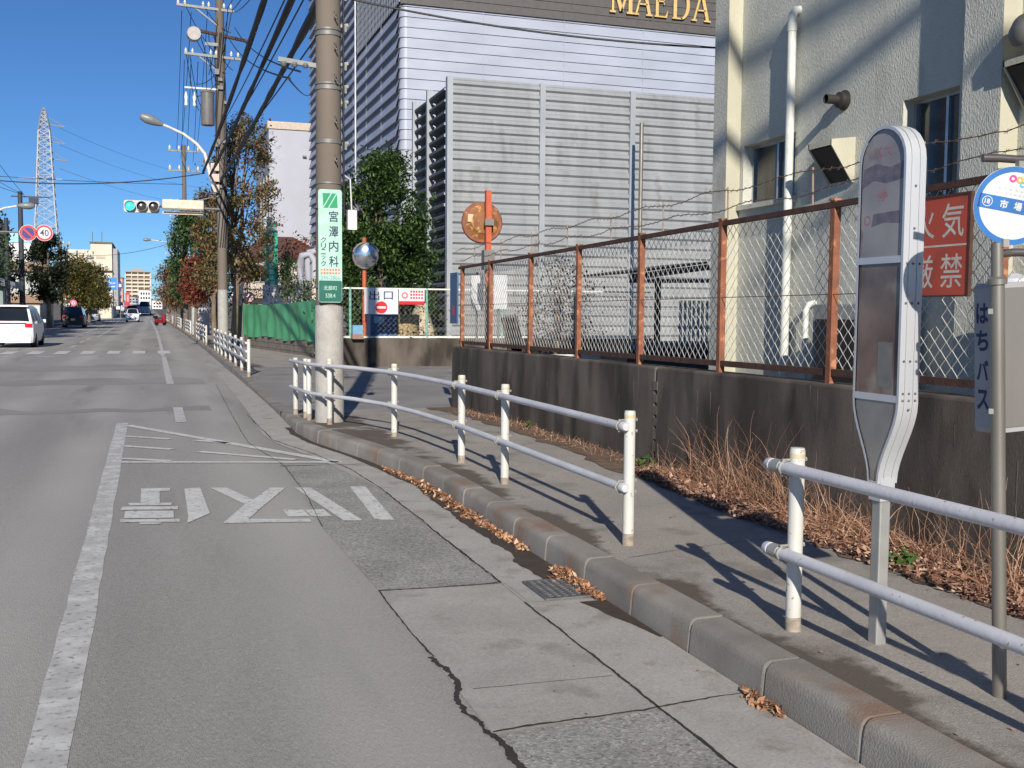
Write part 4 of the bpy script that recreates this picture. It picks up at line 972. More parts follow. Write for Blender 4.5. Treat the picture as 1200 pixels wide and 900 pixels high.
for k, (x0, y0, x1, y1) in enumerate(((213, 12, 207, 175), (224, 14, 212, 176), (243, 15, 230, 180), (216, 70, 212, 186), (224, 70, 218, 188), (232, 72, 226, 190))):
    cable('overhead_line', atY(x0, y0, 42), atY(x1, y1, 75), .5, .014, 'thin overhead wire running away from the transformer pole crossarms', 'overhead wires beyond the transformer pole')
for k, (x0, y0, x1, y1) in enumerate(((266, 10, 300, -80), (272, 12, 320, -80), (276, 14, 330, -60))): cable('overhead_line', atY(x0, y0, 42), atY(x1, y1, 20), .2, .014, 'thin overhead wire rising from the transformer pole towards the viewer', 'overhead wires before the transformer pole')
for (a, b, lab) in (((275, 32), (352, 84), 'service wire, uppermost one from the transformer pole to the near pole arm'), ((268, 44), (340, 92), 'service wire, lower one from the transformer pole to the near pole arm')): cable('service_wire', atY(*a, 42), atY(*b, PY), .25, .014, lab)
cable('service_wire', atY(338, 92, PY), atY(366, 106, 60), .25, .012, 'slack service wire from the near pole arm to the slatted building')
cable('service_wire', atY(380, -8, PY), atY(840, 56, 13.0), .12, .014, 'black service wire crossing the large gold letters')
cable('overhead_line', atY(-60, 205, 42), atY(240, 203, 42), .35, .02, 'long overhead wire crossing the sky left of the signal, lower one')
cable('overhead_line', atY(-60, 202, 60), atY(215, 216, 60), .1, .015, 'long overhead wire crossing the sky left of the signal, upper one')
cable('overhead_line', atY(80, 298, 120), atY(206, 283, 110), .6, .02, 'distant wire crossing the road above the cream office block')
cable('overhead_line', atY(100, 322, 180), atY(206, 325, 170), .4, .025, 'farthest wire crossing the road above the apartment block')
for k, (x0, y0) in enumerate(((-30, 150), (-40, 185), (-50, 195))): cable('overhead_line', atY(x0, y0, 60), atY(28, 228, 70), .15, .013, 'thin wire slanting down to the dark pole at left', 'wires to the dark pole')
for k, dy in enumerate((0, 14, 34)): cable('transmission_line', atY(70, 150 + dy * 1.4, 260), atY(230, 205 + dy, 420), 1.5, .03, 'faint transmission wire leaving the lattice tower to the right', 'lattice tower wires')
cable('overhead_line', atY(815, 212, 36), atY(834, 209, 13), .0, .01, 'short dark wire before the noise barrier') if False else None

# ================================================================== DRIVEWAY EXIT: far wall, fence, mirror, signs
m_teal = plain('teal_post', (120, 172, 156), rough=.5)
EY = 28.2
ew = thing('boundary_wall', 'low stained concrete wall across the driveway below the exit sign', 'wall', (6.5, EY, 0))
part('wall_body', MB().box((4.25, EY, -.05), (14, EY + .25, .9)), m_wall, ew)
ef = thing('chain_link_fence', 'low chain link fence with teal posts behind the exit sign', 'fence', (6.5, EY + .12, .9))
for x in (5.02, 7.13, 9.3, 11.5): part('fence_post', MB().tube([(x, EY + .12, .88), (x, EY + .12, 2.27)], .035, 8), m_teal, ef)
part('rail', MB().beam((4.3, EY + .12, 2.25), (13.9, EY + .12, 2.25), .04).beam((4.3, EY + .12, .94), (13.9, EY + .12, .94), .05), m_white, ef)
q = MB(); chainlink(q, 4.3, 13.8, EY + .08, lambda y: .96, lambda y: 2.24, p=.07, r=.004, axis='X'); part('wire_mesh', q, plain('mesh_grey', (150, 152, 140), rough=.5, metal=.4), ef)
es = thing('exit_sign', 'white exit board with a red no entry roundel on the far fence', 'sign', (5.8, EY, 1.9))
e0, e1 = atY(427, 339, EY - .05), atY(467, 367, EY - .05); e1.x = atY(466, 360, EY).x
part('board', MB().box((e0.x, EY - .06, 1.56), (e1.x, EY - .04, 2.25)), m_swhite, es)
cxx = (e0.x + e1.x) / 2
q = MB(); text(q, '出', (cxx - .19, EY - .063, 2.06), X, Z, .27, .25, .01); text(q, '口', (cxx + .19, EY - .063, 2.06), X, Z, .25, .22, .01); part('lettering', q, m_nv, es)
m_sred = plain('sign_red', (206, 38, 44), rough=.4)
q = MB(); q.disc((cxx, EY - .063, 1.74), X, Z, .165, 28); ro = part('no_entry_roundel', q, m_sred, es)
part('bar', MB().quad((cxx, EY - .066, 1.74), X, Z, .25, .06), m_swhite, ro)
ns = thing('notice_board', 'small white and red notice on the far fence beside the exit board', 'sign', (6.7, EY, 2.0))
n0, n1 = atY(467, 339, EY), atY(497, 357, EY)
part('board', MB().box((n0.x, EY - .05, n1.z), (n1.x, EY - .035, n0.z)), m_swhite, ns)
q = MB(); q.quad(((n0.x + n1.x) / 2, EY - .053, n1.z + .045), X, Z, n1.x - n0.x, .09)
for r_ in range(3):
    for k in range(5): q.quad((n0.x + .34 + k * .075, EY - .053, n0.z - .06 - r_ * .085), X, Z, .05, .05)
part('print', q, m_sred, ns)
part('emblem', MB().disc((n0.x + .16, EY - .053, (n0.z + n1.z) / 2 + .04), X, Z, .09, 16, .05), plain('soft_red', (220, 110, 110)), ns)
m_org = mat('orange_post_paint', (196, 96, 62), (176, 82, 54), scale=6, rough=.6); m_mir = plain('mirror_face', (150, 162, 176), rough=.08, metal=.9)
m_mir2 = mat('convex_mirror', (222, 226, 232), rough=.2, metal=1)
def cmirror(c, r, ax, par, back=False):
    rim = part('rim', MB().lathe(c, [(r * .9, -.05), (r, -.03), (r, .03), (r * .94, .035)], axis=ax, n=28), m_galv if not back else m_rust, par)
    part('mirror', MB().lathe(c, [(r * .95, .025), (r * .7, .075), (r * .4, .105), (.001, .115)], axis=ax, n=28), m_mir2, par)
mz = thing('traffic_mirror', 'round convex traffic mirror on an orange pole above the exit sign', 'traffic mirror', (5.45, EY + .45, .9))
mx = atY(427, 300, EY + .45).x
part('pole', MB().tube([(mx, EY + .45, .3), (mx, EY + .45, 3.62)], .06, 10), m_org, mz)
cmirror((mx + .0, EY + .30, 3.12), .35, (-.25, -1, -.12), mz)
part('hood', MB().tube([(mx + .36 * math.cos(R(a)), EY + .22, 3.12 + .36 * math.sin(R(a))) for a in range(20, 165, 12)], .025, 6), m_galv, mz)
bk = thing('beacon_lamp', 'small grey lamp unit sitting on the low wall under the traffic mirror', 'lamp', (5.17, EY - .1, .9))
part('lens', MB().cbox((5.17, EY - .1, 1.14), (.26, .22, .24)), plain('blue_grey_lens', (120, 160, 190), rough=.2), bk); part('base', MB().cbox((5.17, EY - .1, .96), (.3, .24, .13)), plain('bronze_base', (140, 112, 92)), bk)
# rusty mirror seen from behind
rmz = thing('traffic_mirror', 'rusty back of a round mirror on a bright orange post behind the fence', 'traffic mirror', (4.96, 15.8, .9))
part('pole', MB().beam((4.965, 15.8, .3), (4.95, 15.8, 3.52), .085, .085), m_org, rmz)
m_rb = mat('rusty_mirror_back', (150, 98, 54), (112, 70, 42), scale=7, rough=.7, c3=(190, 150, 90), s3=12)
rb_c = Vector((4.90, 15.95, 3.04))
part('mirror_back', MB().lathe(rb_c, [(.31, .02), (.305, -.0), (.25, -.03), (.2, -.04), (.17, -.07), (.001, -.08)], axis=(0.1, 1, 0), n=36), m_rb, rmz)
part('rim', MB().lathe(rb_c, [(.31, -.02), (.325, .0), (.325, .03), (.3, .05)], axis=(.1, 1, 0), n=36), m_rust, rmz)
part('mirror', MB().lathe(rb_c, [(.3, .045), (.2, .08), (.001, .1)], axis=(.1, 1, 0), n=28), m_mir2, rmz)
part('sticker', MB().quad(rb_c + Vector((-.2, -.045, .06)), X, Z, .09, .12), plain('peeling_sticker', (200, 180, 150)), rmz)
part('bracket', MB().cbox((4.95, 15.74, 3.03), (.14, .06, .1)).cbox((4.955, 15.8, 2.45), (.17, .15, .3)), m_stl, rmz)
q = thing('white_board', 'white board fixed behind the fence at the orange mirror post', 'board', (5.0, 17.5, 1.6))
w0, w1 = atY(553, 322, 16.9), atY(566, 364, 16.9); v0, v1 = atY(579, 322, 16.9), atY(594, 362, 16.9)
part('panel', MB().prism([(0, 0), (.2, .0), (.2, .58), (-.02, .58), (-.02, .15)], (w0.x, 16.9, w1.z), X, Z, .02), m_swhite, q); part('panel', MB().box((v0.x, 16.9, v1.z), (v1.x, 16.92, v0.z)), m_swhite, q)
part('stand', MB().tube([(w0.x + .1, 16.94, 0), (w0.x + .1, 16.94, 2.3)], .02, 6).tube([(v0.x + .1, 16.96, 0), (v0.x + .1, 16.96, 2.3)], .02, 6), m_stl, q)

# ------------------------------------------------------------------ yard objects behind the near fence
pk = thing('timber_planks', 'bundle of dark planks leaning behind the rusty fence', 'planks', (5.2, 15, 1))
p0, p1 = atY(614, 412, 14.6), atY(597, 371, 14.6)
q = MB()
for k in range(4): q.beam(p0 + X * (k * .05 - .08) - Z * .5, p1 + X * (k * .05 - .08) + Z * random.uniform(-.03, .03), .045, .1)
part('plank', q, mat('old_timber', (112, 84, 70), (74, 56, 48), scale=9, rough=.9), pk)
lw = thing('concrete_edging', 'long pale low edging strip in the yard behind the fence', 'edging', (10, 30, .5))
part('edging_body', MB().box((6.95, 24.0, -.02), (15, 24.25, .62)), plain('pale_concrete', (206, 204, 198)), lw)
bp_ = thing('steel_skip', 'low black steel skip behind the fence beside the pale building', 'skip', (10, 22, 0))
s0 = atY(735, 402, 22); s1 = atY(836, 402, 22)
part('body', MB().box((s0.x, 22, -.02), (s1.x + 1.5, 23.5, s0.z)), m_blk, bp_); part('rim', MB().box((s0.x - .05, 21.94, s0.z - .12), (s1.x + 1.5, 21.995, s0.z + .02)), m_iron, bp_)
cpz = thing('carport', 'small dark framed lean-to roof behind the fence near the pale building', 'carport', (11, 24, 0))
c0, c1, c2 = atY(738, 325, 26), atY(830, 313, 26), atY(830, 325, 26)
q = MB(); q.beam(c0, c1, .14, .16); q.beam(c0 - Z * .1, c2 - Z * .1, .1, .1)
part('roof_beam', q, m_blk, cpz); rp0 = MB(); rp0.add([c0 + Z * .1, c1 + Z * .1, c1 + Z * .1 + Y * 3, c0 + Z * .1 + Y * 3], [(0, 1, 2, 3)]); part('roof_sheet', MB().prism([(0, 0), (c1.x - c0.x, c1.z - c0.z), (c1.x - c0.x, c1.z - c0.z + .06), (0, .06)], c0 + Z * .1 + Y * 3.2, X, Z, 3.2), m_blk, cpz)
for px in (772,):
    a = atY(px, 330, 26); part('post', MB().beam((a.x, 26.05, 0), (a.x, 26.05, a.z + .1), .13, .13), m_blk, cpz)
psf = thing('slat_fence', 'pale yellowish vertical slat fence behind the dark lean-to', 'fence', (12, 27, 0))
a0_, a1_ = atY(797, 352, 27), atY(832, 405, 27)
q = MB()
for k in range(9): x = a0_.x + k * .14; q.box((x, 27, 0), (x + .075, 27.04, a0_.z))
part('slat', q, m_cream, psf); part('cross_rail', MB().box((a0_.x - .05, 27.045, 1.2), (a0_.x + 1.4, 27.09, 1.3)).box((a0_.x - .05, 27.045, .4), (a0_.x + 1.4, 27.09, .5)), m_cream, psf)
a = atY(752, 144, 34.6)
solo('steel_mast', MB().tube([(a.x, 34.6, 0), (a.x, 34.6, a.z)], .075, 10), m_galv, 'tall grey steel mast in front of the noise barrier', 'mast', (a.x, 34.6, 0))
a = atY(655, 345, 27)
solo('white_post', MB().box((a.x - .08, 27, 0), (a.x + .08, 27.15, a.z)), m_swhite, 'short white post inside the dark bush behind the fence', 'post', (a.x, 27, 0))
# things behind the exit fence
m_bdrum = plain('blue_plastic', (52, 102, 156), rough=.4)
a = atY(446, 372, 29.6); dr = thing('blue_container', 'blue plastic container behind the exit fence', 'container', (a.x, 29.6, .05))
part('body', MB().box((a.x - .35, 29.3, .05), (a.x + .4, 29.9, 1.55)), m_bdrum, dr); part('lid', MB().box((a.x - .25, 29.25, 1.3), (a.x + .02, 29.297, 1.5)), plain('pale_blue', (130, 190, 222)), dr)
a = atY(474, 380, 29.6); dr = thing('beige_drum', 'squat beige drum beside the blue container behind the exit fence', 'drum', (a.x, 29.6, .05))
part('body', MB().lathe((a.x, 29.7, .05), [(.45, 0), (.47, .5), (.45, 1.0), (.45, 1.5)], n=20), plain('drum_beige', (166, 144, 104)), dr); part('hoop', MB().lathe((a.x, 29.7, .7), [(.48, 0), (.48, .06)], n=20), m_rust, dr)
a = atY(478, 360, 31.5)
tp_ = thing('covered_heap', 'heap under a pale dusty sheet behind the exit fence', 'heap', (a.x, 31.5, .05))
q = MB(); n = 12
P = [[(a.x - 1.1 + 2.2 * i / n, 31 + 1.4 * j / 6, .05 + 2.0 * max(0, 1 - ((i / n - .5) * 2) ** 4) * (1 - abs(j / 3 - 1) ** 3 * .9) * (1 + random.uniform(-.06, .06)) * (.75 + .25 * math.sin(i * .9))) for i in range(n + 1)] for j in range(7)]
q.add([v for r_ in P for v in r_], [(j * (n + 1) + i, j * (n + 1) + i + 1, (j + 1) * (n + 1) + i + 1, (j + 1) * (n + 1) + i) for j in range(6) for i in range(n)], True); part('sheet', q, plain('dusty_sheet', (186, 170, 146), rough=.8), tp_)

# ================================================================== GREEN TARP FENCE
tf = thing('screened_fence', 'green tarpaulin screen on a low block wall beyond the driveway', 'fence', (4.3, 38, 0))
A = atY(370, 352, 34); B = atY(286, 357, 44.2)
q = MB(); n = 48; vs = []
for i in range(n + 1):
    t = i / n; x = A.x + (B.x - A.x) * t; y = 34 + 10.2 * t; zt = A.z + (B.z - A.z) * t + .04 * math.sin(t * 9.4) - .06 * abs(math.sin(t * 6.3)); zb = .62 + .05 * math.sin(t * 13)
    for k in range(9):
        u = k / 8; w_ = .05 * math.sin(t * 60 + u * 1.5) * (.3 + u) + .03 * math.sin(t * 23 + u * 4) + random.uniform(-.012, .012); vs.append((x + w_ - .04 * u, y, zt + (zb - zt) * u))
q.add(vs, [(i * 9 + k, (i + 1) * 9 + k, (i + 1) * 9 + k + 1, i * 9 + k + 1) for i in range(n) for k in range(8)], True)
part('tarpaulin', q, mat('green_tarp', (92, 172, 122), (76, 152, 106), scale=2, rough=.45, trans=.15), tf)
m_blkw = mat('concrete_block', (128, 120, 112), (100, 93, 87), scale=4, rough=.95, bump=.4, bscale=50)
q = MB()
for r_ in range(3):
    for i in range(26):
        t0 = (i + (.5 if r_ % 2 else 0)) / 26; t1 = min(1, t0 + 1 / 26 - .0015); p = Vector((A.x + (B.x - A.x) * t0 + .06, 34 + 10.2 * t0, .05 + r_ * .2)); p2 = Vector((A.x + (B.x - A.x) * t1 + .06, 34 + 10.2 * t1, .05 + r_ * .2))
        q.beam(p + Z * .095, p2 + Z * .095, .14, .188)
part('block_wall', q, m_blkw, tf)
q = MB()
for i in range(7): t = i / 6; x = A.x + (B.x - A.x) * t + .13; y = 34.1 + 10.1 * t; q.tube([(x, y, .1), (x, y, A.z + (B.z - A.z) * t - .02)], .03, 6)
part('post', q, m_stl, tf)
gp = thing('gate_pillar', 'grey block gate pillar at the end of the green screen', 'pillar', (3.5, 45.0, 0))
a = atY(282, 360, 45); part('shaft', MB().box((a.x - .18, 44.8, 0), (a.x + .18, 45.2, 1.75)), m_blkw, gp); part('cap', MB().box((a.x - .22, 44.76, 1.75), (a.x + .22, 45.24, 1.83)), m_wcap, gp)
for px, py_, lab in ((275, 350, 'small round mirror, left one of the pair above the gate pillar'), (292, 348, 'small round pinkish mirror, right one of the pair above the gate pillar')):
    a = atY(px, py_, 45.6); t = thing('gate_mirror', lab, 'mirror', (a.x, 45.6, 0)); part('pole', MB().tube([(a.x, 45.7, 0), (a.x, 45.7, a.z)], .03, 6), m_org, t); part('disc', MB().lathe(a, [(.2, -.03), (.22, 0), (.2, .03), (.001, .07)], axis=(0, -1, 0), n=16), plain('pinkish_disc', (206, 176, 172), rough=.3), t)
a = atY(235, 372, 66)
ub = thing('utility_cabinet', 'grey metal cabinet standing under the street trees', 'cabinet', (a.x, 66, .15)); part('body', MB().box((a.x - .5, 65.6, .1), (a.x + .5, 66.3, 1.75)), plain('cabinet_grey', (160, 164, 168)), ub); part('door_seam', MB().box((a.x - .01, 65.585, .2), (a.x + .01, 65.597, 1.65)), m_iron, ub)

# ================================================================== LARGE SLATTED BUILDING
MY = 44.0; MX = 9.95; ME = 70.4
m_slat = mat('pale_siding', (164, 169, 184), (150, 155, 169), scale=.5, stretch=(1, 1, 2.4), detail=3, rough=.5)
m_slatb = m_slat
m_band = plain('dark_fascia', (82, 78, 76), rough=.6)
m_gold = mat('gold_letters', (226, 192, 124), (212, 176, 108), scale=6, rough=.45, metal=.3)
mb_ = thing('slatted_building', 'large pale horizontally slatted building with dark fascia and gold letters', 'building', (MX, MY, 0))
def slats_x(mb, x0, x1, y, z0, z1, h, lap=.035, cham=.35):
    z = z0
    while z < z1 - .01:
        t = min(z + h, z1)
        mb.add([(x0, y - lap, z), (x1, y - lap, z), (x1, y - .0, t), (x0, y - .0, t), (x0, y, z), (x1, y, z)], [(0, 1, 2, 3), (4, 5, 1, 0)]); z = t
def slats_y(mb, y0, y1, x, z0, z1, h, lap=.035):
    z = z0
    while z < z1 - .01:
        t = min(z + h, z1)
        mb.add([(x - lap, y0, z), (x - lap, y1, z), (x, y1, t), (x, y0, t), (x, y0, z), (x, y1, z)], [(1, 0, 3, 2), (5, 4, 0, 1)]); z = t
ZB = 14.35
q = MB(); slats_x(q, MX + .25, 40, MY, 0, ZB, .42, .045); q.box((MX + .3, MY + .01, 0), (40, MY + .2, ZB)); part('front_wall', q, m_slat, mb_)
q = MB()
for k in range(6):
    a = R(90 * k / 5); 
z = 0
while z < ZB - .01:
    t = min(z + .42, ZB); vs = []
    for k in range(7):
        a = R(90 * k / 6); ex, ey = MX + .25 - .25 * math.sin(a), MY + .25 - .25 * math.cos(a); ox, oy = ex - .045 * math.sin(a), ey - .045 * math.cos(a)
        vs += [(ox, oy, z), (ex, ey, t)]
    q.add(vs, [(2 * k, 2 * k + 1, 2 * k + 3, 2 * k + 2) for k in range(6)], True); z = t
part('corner_trim', q, m_slat, mb_)
q = MB(); slats_y(q, MY + .25, ME, MX, 0, ZB, .60, .17); q.box((MX + .01, MY + .3, 0), (MX + .2, ME, ZB)); q.box((MX + .2, ME - .2, 0), (40, ME, 22)); part('side_wall', q, m_slatb, mb_)
q = MB(); slats_x(q, MX + .0, 40, MY - .06, ZB + .02, 19, .36, .03); q.box((MX, MY - .05, ZB), (40, MY + .3, ZB + .02)); q.box((MX + .2, MY - .04, ZB + .02), (40, MY + .2, 19)); part('fascia', q, m_band, mb_)
q = MB(); slats_y(q, 53.5, ME, MX, ZB, 22, .60, .17); q.box((MX + .01, 53.5, ZB), (MX + .2, ME, 22)); part('upper_wall', q, m_slatb, mb_)
q = MB()
for k in range(24): z = ZB + .1 + k * .34; q.box((MX - .1, MY, z), (MX - .04, 53.4, z + .2))
for k in range(28): y = MY + .1 + k * .34; q.box((MX - .12, y, ZB), (MX - .105, y + .1, 22))
part('louvre_grid', q, plain('louvre_grey', (132, 136, 146)), mb_); part('louvre_back', MB().box((MX - .0, MY + .1, ZB + .03), (MX + .3, 53.45, 22)), m_band, mb_)
part('corner_pole', MB().tube([(MX - .2, 53.4, 3), (MX - .2, 53.4, 22)], .04, 6), m_swhite, mb_)
q = MB()
for y in (47.5, 51, 54.5, 58): q.box((MX - .125, y, 0), (MX - .112, y + .03, ZB))
for x in (13.5, 17.2, 21, 24.7, 28.5): q.box((x, MY - .048, 0), (x + .02, MY - .04, ZB))
part('joint_strip', q, m_slat, mb_)
part('roof', MB().box((MX + .25, MY + .25, 18.9), (40, ME - .2, 19)), m_band, mb_)
# serif capitals
def serif(mb, ch, x, z, w, h, y):
    th, tn, se = w * .16, w * .07, w * .1
    o = Vector((x, y, z))
    def poly(pts): mb.prism([(a, b) for a, b in pts], o, X, Z, .06)
    def bar(x0, z0, x1, z1, t): poly([(x0 - t / 2, z0), (x0 + t / 2, z0), (x1 + t / 2, z1), (x1 - t / 2, z1)])
    def sf(xc, zz, ww): poly([(xc - ww / 2, zz), (xc + ww / 2, zz), (xc + ww / 2, zz + tn), (xc - ww / 2, zz + tn)])
    if ch == 'M':
        bar(w * .12, tn, w * .12, h, tn * 1.3); bar(w * .14, h, w * .5, tn, th); bar(w * .5, tn, w * .84, h, tn * 1.3); bar(w * .88, tn, w * .88, h, th); sf(w * .12, 0, w * .26); sf(w * .88, 0, w * .32); sf(w * .1, h, w * .22); sf(w * .9, h, w * .22)
    if ch == 'A':
        bar(w * .12, tn, w * .5, h, tn * 1.3); bar(w * .82, tn, w * .5, h, th); poly([(w * .26, h * .34), (w * .72, h * .34), (w * .7, h * .34 + tn), (w * .28, h * .34 + tn)]); sf(w * .12, 0, w * .28); sf(w * .82, 0, w * .34)
    if ch == 'E':
        bar(w * .2, tn, w * .2, h, th); sf(w * .42, 0, w * .72); sf(w * .42, h - tn, w * .7); sf(w * .42, h * .5, w * .4); poly([(w * .68, tn), (w * .78, tn), (w * .84, h * .26)]); poly([(w * .68, h - tn), (w * .77, h - tn), (w * .78, h * .8)])
        poly([(w * .58, h * .42), (w * .62, h * .42), (w * .62, h * .64), (w * .58, h * .64)])
    if ch == 'D':
        bar(w * .18, tn, w * .18, h, th); sf(w * .3, 0, w * .5); sf(w * .3, h - tn, w * .5)
        P1 = [(w * .5 + (w * .42) * math.sin(R(180 * k / 14)), h / 2 - h / 2 * math.cos(R(180 * k / 14))) for k in range(15)]; P2 = [(w * .46 + (w * .30) * math.sin(R(180 * k / 14)), h / 2 - (h / 2 - tn) * math.cos(R(180 * k / 14))) for k in range(15)]
        for k in range(14): poly([P1[k], P1[k + 1], P2[k + 1], P2[k]])
q = MB()
LX = [atY(x, 25, MY - .2) for x in (715, 743, 766, 787, 811, 834)]; lz = [atY(x, y, MY - .2).z for x, y in ((716, 19), (834, 28))]
for ch, a, b, k in zip('MAEDA', LX, LX[1:], range(5)): serif(q, ch, a.x, sum(lz) / 2 + .12, (b.x - a.x) * .96, 1.34, MY - .14)
part('lettering', q, m_gold, mb_)

# noise barrier
NY = 36.0; NX = 9.8
m_nb = mat('galvanised_panel', (156, 158, 160), (138, 141, 144), scale=1.1, stretch=(1.5, 1, .25), detail=8, rough=.5, metal=.1, c3=(124, 124, 122), s3=1.7, t3=(.55, .75))
m_nb2 = mat('older_panel', (156, 159, 161), (138, 141, 143), scale=1.1, stretch=(1.5, 1, .25), detail=8, c3=(126, 128, 128), s3=1.9, t3=(.55, .75), rough=.5, metal=.1)
nb = thing('noise_barrier', 'tall grey ribbed steel screen wall in front of the slatted building', 'barrier', (NX, NY, 0))
def ribs(mb, x0, x1, y, z0, z1, h):
    z = z0
    while z < z1 - .01:
        prof = [(0, 0), (-.0, .1), (-.09, .3), (-.09, .62), (0, .82), (0, 1)]
        vs = [(x, y + d, z + u * h) for d, u in prof for x in (x0, x1)]; mb.add(vs, [(2 * i, 2 * i + 1, 2 * i + 3, 2 * i + 2) for i in range(len(prof) - 1)]); z += h
def ribs_y(mb, y0, y1, x, z0, z1, h):
    z = z0
    while z < z1 - .01:
        prof = [(.16, 0), (.16, .08), (-.10, .3), (-.10, .5), (.16, .92), (.16, 1)]
        vs = [(x + d, y_, z + u * h) for d, u in prof for y_ in (y1, y0)]; mb.add(vs, [(2 * i, 2 * i + 1, 2 * i + 3, 2 * i + 2) for i in range(len(prof) - 1)]); z += h
NT = 9.62; zmid = 6.55
pw = [NX, 13.22, 16.74, 20.3, 23.9, 27.5, 31]
for a, b in zip(pw, pw[1:]):
    q = MB(); ribs(q, a + .12, b - .05, NY, 0, zmid, .36); part('lower_panel', q, m_nb, nb)
    q = MB(); ribs(q, a + .12, b - .05, NY + .03, zmid + .01, NT - .05, .32); part('upper_panel', q, m_nb2, nb)
m_zinc = mat('zinc_post', (168, 172, 176), (150, 154, 158), scale=2, stretch=(1, 1, .3), rough=.45, metal=.3)
for x in pw: part('post', MB().box((x - .06, NY - .14, 0), (x + .14, NY + .1, NT + .12)), m_zinc, nb)
py2 = [NY, 38.35, 40.6]
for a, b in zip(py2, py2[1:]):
    q = MB(); ribs_y(q, a + .12, b - .05, NX, 0, NT - .1, .4); part('side_panel', q, mat('shaded_panel', (92, 95, 98), (76, 79, 82), scale=1.2, rough=.6), nb)  # same steel as the front, coloured darker to paint in the side's shade
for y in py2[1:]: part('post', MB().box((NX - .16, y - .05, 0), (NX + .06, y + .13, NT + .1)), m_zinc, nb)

# pale block behind
wb = thing('office_block', 'plain white windowless office block with slim cornice behind the street trees', 'building', (7.7, 75, 0))
m_wht = mat('pale_grey_cladding', (170, 172, 184), (163, 165, 176), scale=.6, rough=.6)
part('wall', MB().box((7.72, 75, 0), (18, 84.5, 14.05)), m_wht, wb); part('cornice', MB().box((7.62, 74.9, 14.05), (18.1, 84.6, 14.55)), plain('cornice_stone', (188, 172, 156)), wb)
for k in range(3): part('window_strip', MB().box((7.66, 76.2 + k * 2.2, 6.5 - k * .0), (7.718, 76.8 + k * 2.2, 11)), m_cream, wb)
for z in (12.2, 6.6): part('wall_lamp', MB().box((10.0, 74.8, z), (10.25, 74.998, z + .12)), m_iron, wb)
# banner sign, ducts, house
bs = thing('banner_sign', 'tall teal and white vertical sign rising above the green screen', 'sign', (5.9, 55, 0))
b0, b1 = atY(310, 254, 55), atY(326, 347, 55)
m_tl = plain('teal_panel', (30, 164, 140), rough=.4)
part('panel', MB().box((b0.x, 55, b1.z), (b1.x, 55.25, b0.z)), m_tl, bs); part('head_panel', MB().box((b0.x - .002, 54.994, b0.z - .66), (b1.x + .002, 55.256, b0.z + .002)), m_swhite, bs)
q = MB(); xm = (b0.x + b1.x) / 2
for k in range(9): q.quad((xm + (.0 if k < 8 else .05), 54.99, b0.z - .95 - k * .3), X, Z, .2, .2 if k % 2 else .23)
part('print', q, plain('pale_teal_print', (150, 214, 200)), bs)
q = MB(); q.flat([(xm - .2, 54.99, b0.z - .5), (xm + .2, 54.99, b0.z - .5), (xm + .2, 54.99, b0.z - .15), (xm, 54.99, b0.z - .35), (xm - .2, 54.99, b0.z - .15)]); part('emblem', q, m_tl, bs)
part('post', MB().box((b0.x + .05, 55.05, 0), (b0.x + .2, 55.2, b1.z)).box((b1.x - .2, 55.05, 0), (b1.x - .05, 55.2, b1.z)), m_stl, bs)
dt = thing('ventilation_duct', 'white bent ventilation pipes rising behind the green screen', 'duct', (7, 47, 0))
for px, t_ in ((352, 300), (361, 296)):
    a = atY(px, t_, 48); part('pipe', MB().tube([(a.x, 48, 0), (a.x, 48, a.z - .3), (a.x + .05, 47.9, a.z), (a.x + .4, 47.8, a.z + .1), (a.x + .6, 47.8, a.z - .2), (a.x + .6, 47.8, a.z - 1)], .16, 10), m_wht, dt)
hs = thing('house', 'small house with brown tiled roof and balcony behind the street tree', 'house', (5.6, 62, 0))
m_roof = mat('brown_roof_tiles', (104, 74, 62), (84, 58, 50), scale=10, rough=.8)
part('wall', MB().box((4.9, 62, 0), (9.5, 70, 4.6)), mat('house_render', (206, 200, 190), (190, 184, 174), scale=1, rough=.8), hs)
q = MB(); q.add([(4.5, 61.5, 4.6), (10, 61.5, 4.6), (10, 70.5, 4.6), (4.5, 70.5, 4.6), (6.4, 66, 6.1), (8.2, 66, 6.1)], [(0, 1, 5, 4), (1, 2, 5), (2, 3, 4, 5), (3, 0, 4)]); part('roof', q, m_roof, hs)
wn = part('window', MB().box((5.05, 61.93, 3.2), (6.6, 61.98, 4.25)), m_alu, hs); part('pane', MB().box((5.12, 61.915, 3.27), (5.8, 61.926, 4.18)).box((5.86, 61.915, 3.27), (6.53, 61.926, 4.18)), m_glass, wn)
q = MB()
for k in range(16): q.box((4.85 + k * .12, 61.3, 2.4), (4.88 + k * .12, 61.33, 3.1))
q.box((4.8, 61.28, 3.1), (6.8, 61.35, 3.16)); q.box((4.8, 61.28, 2.3), (6.8, 61.98, 2.4)); part('balcony', q, plain('tan_balcony', (178, 156, 132)), hs)
solo('white_hoarding', MB().box((5.2, 54.0, 0), (7.4, 54.1, 2.9)), m_swhite, 'white panel standing below the teal banner sign behind the green screen', 'panel', (6, 54, 0))

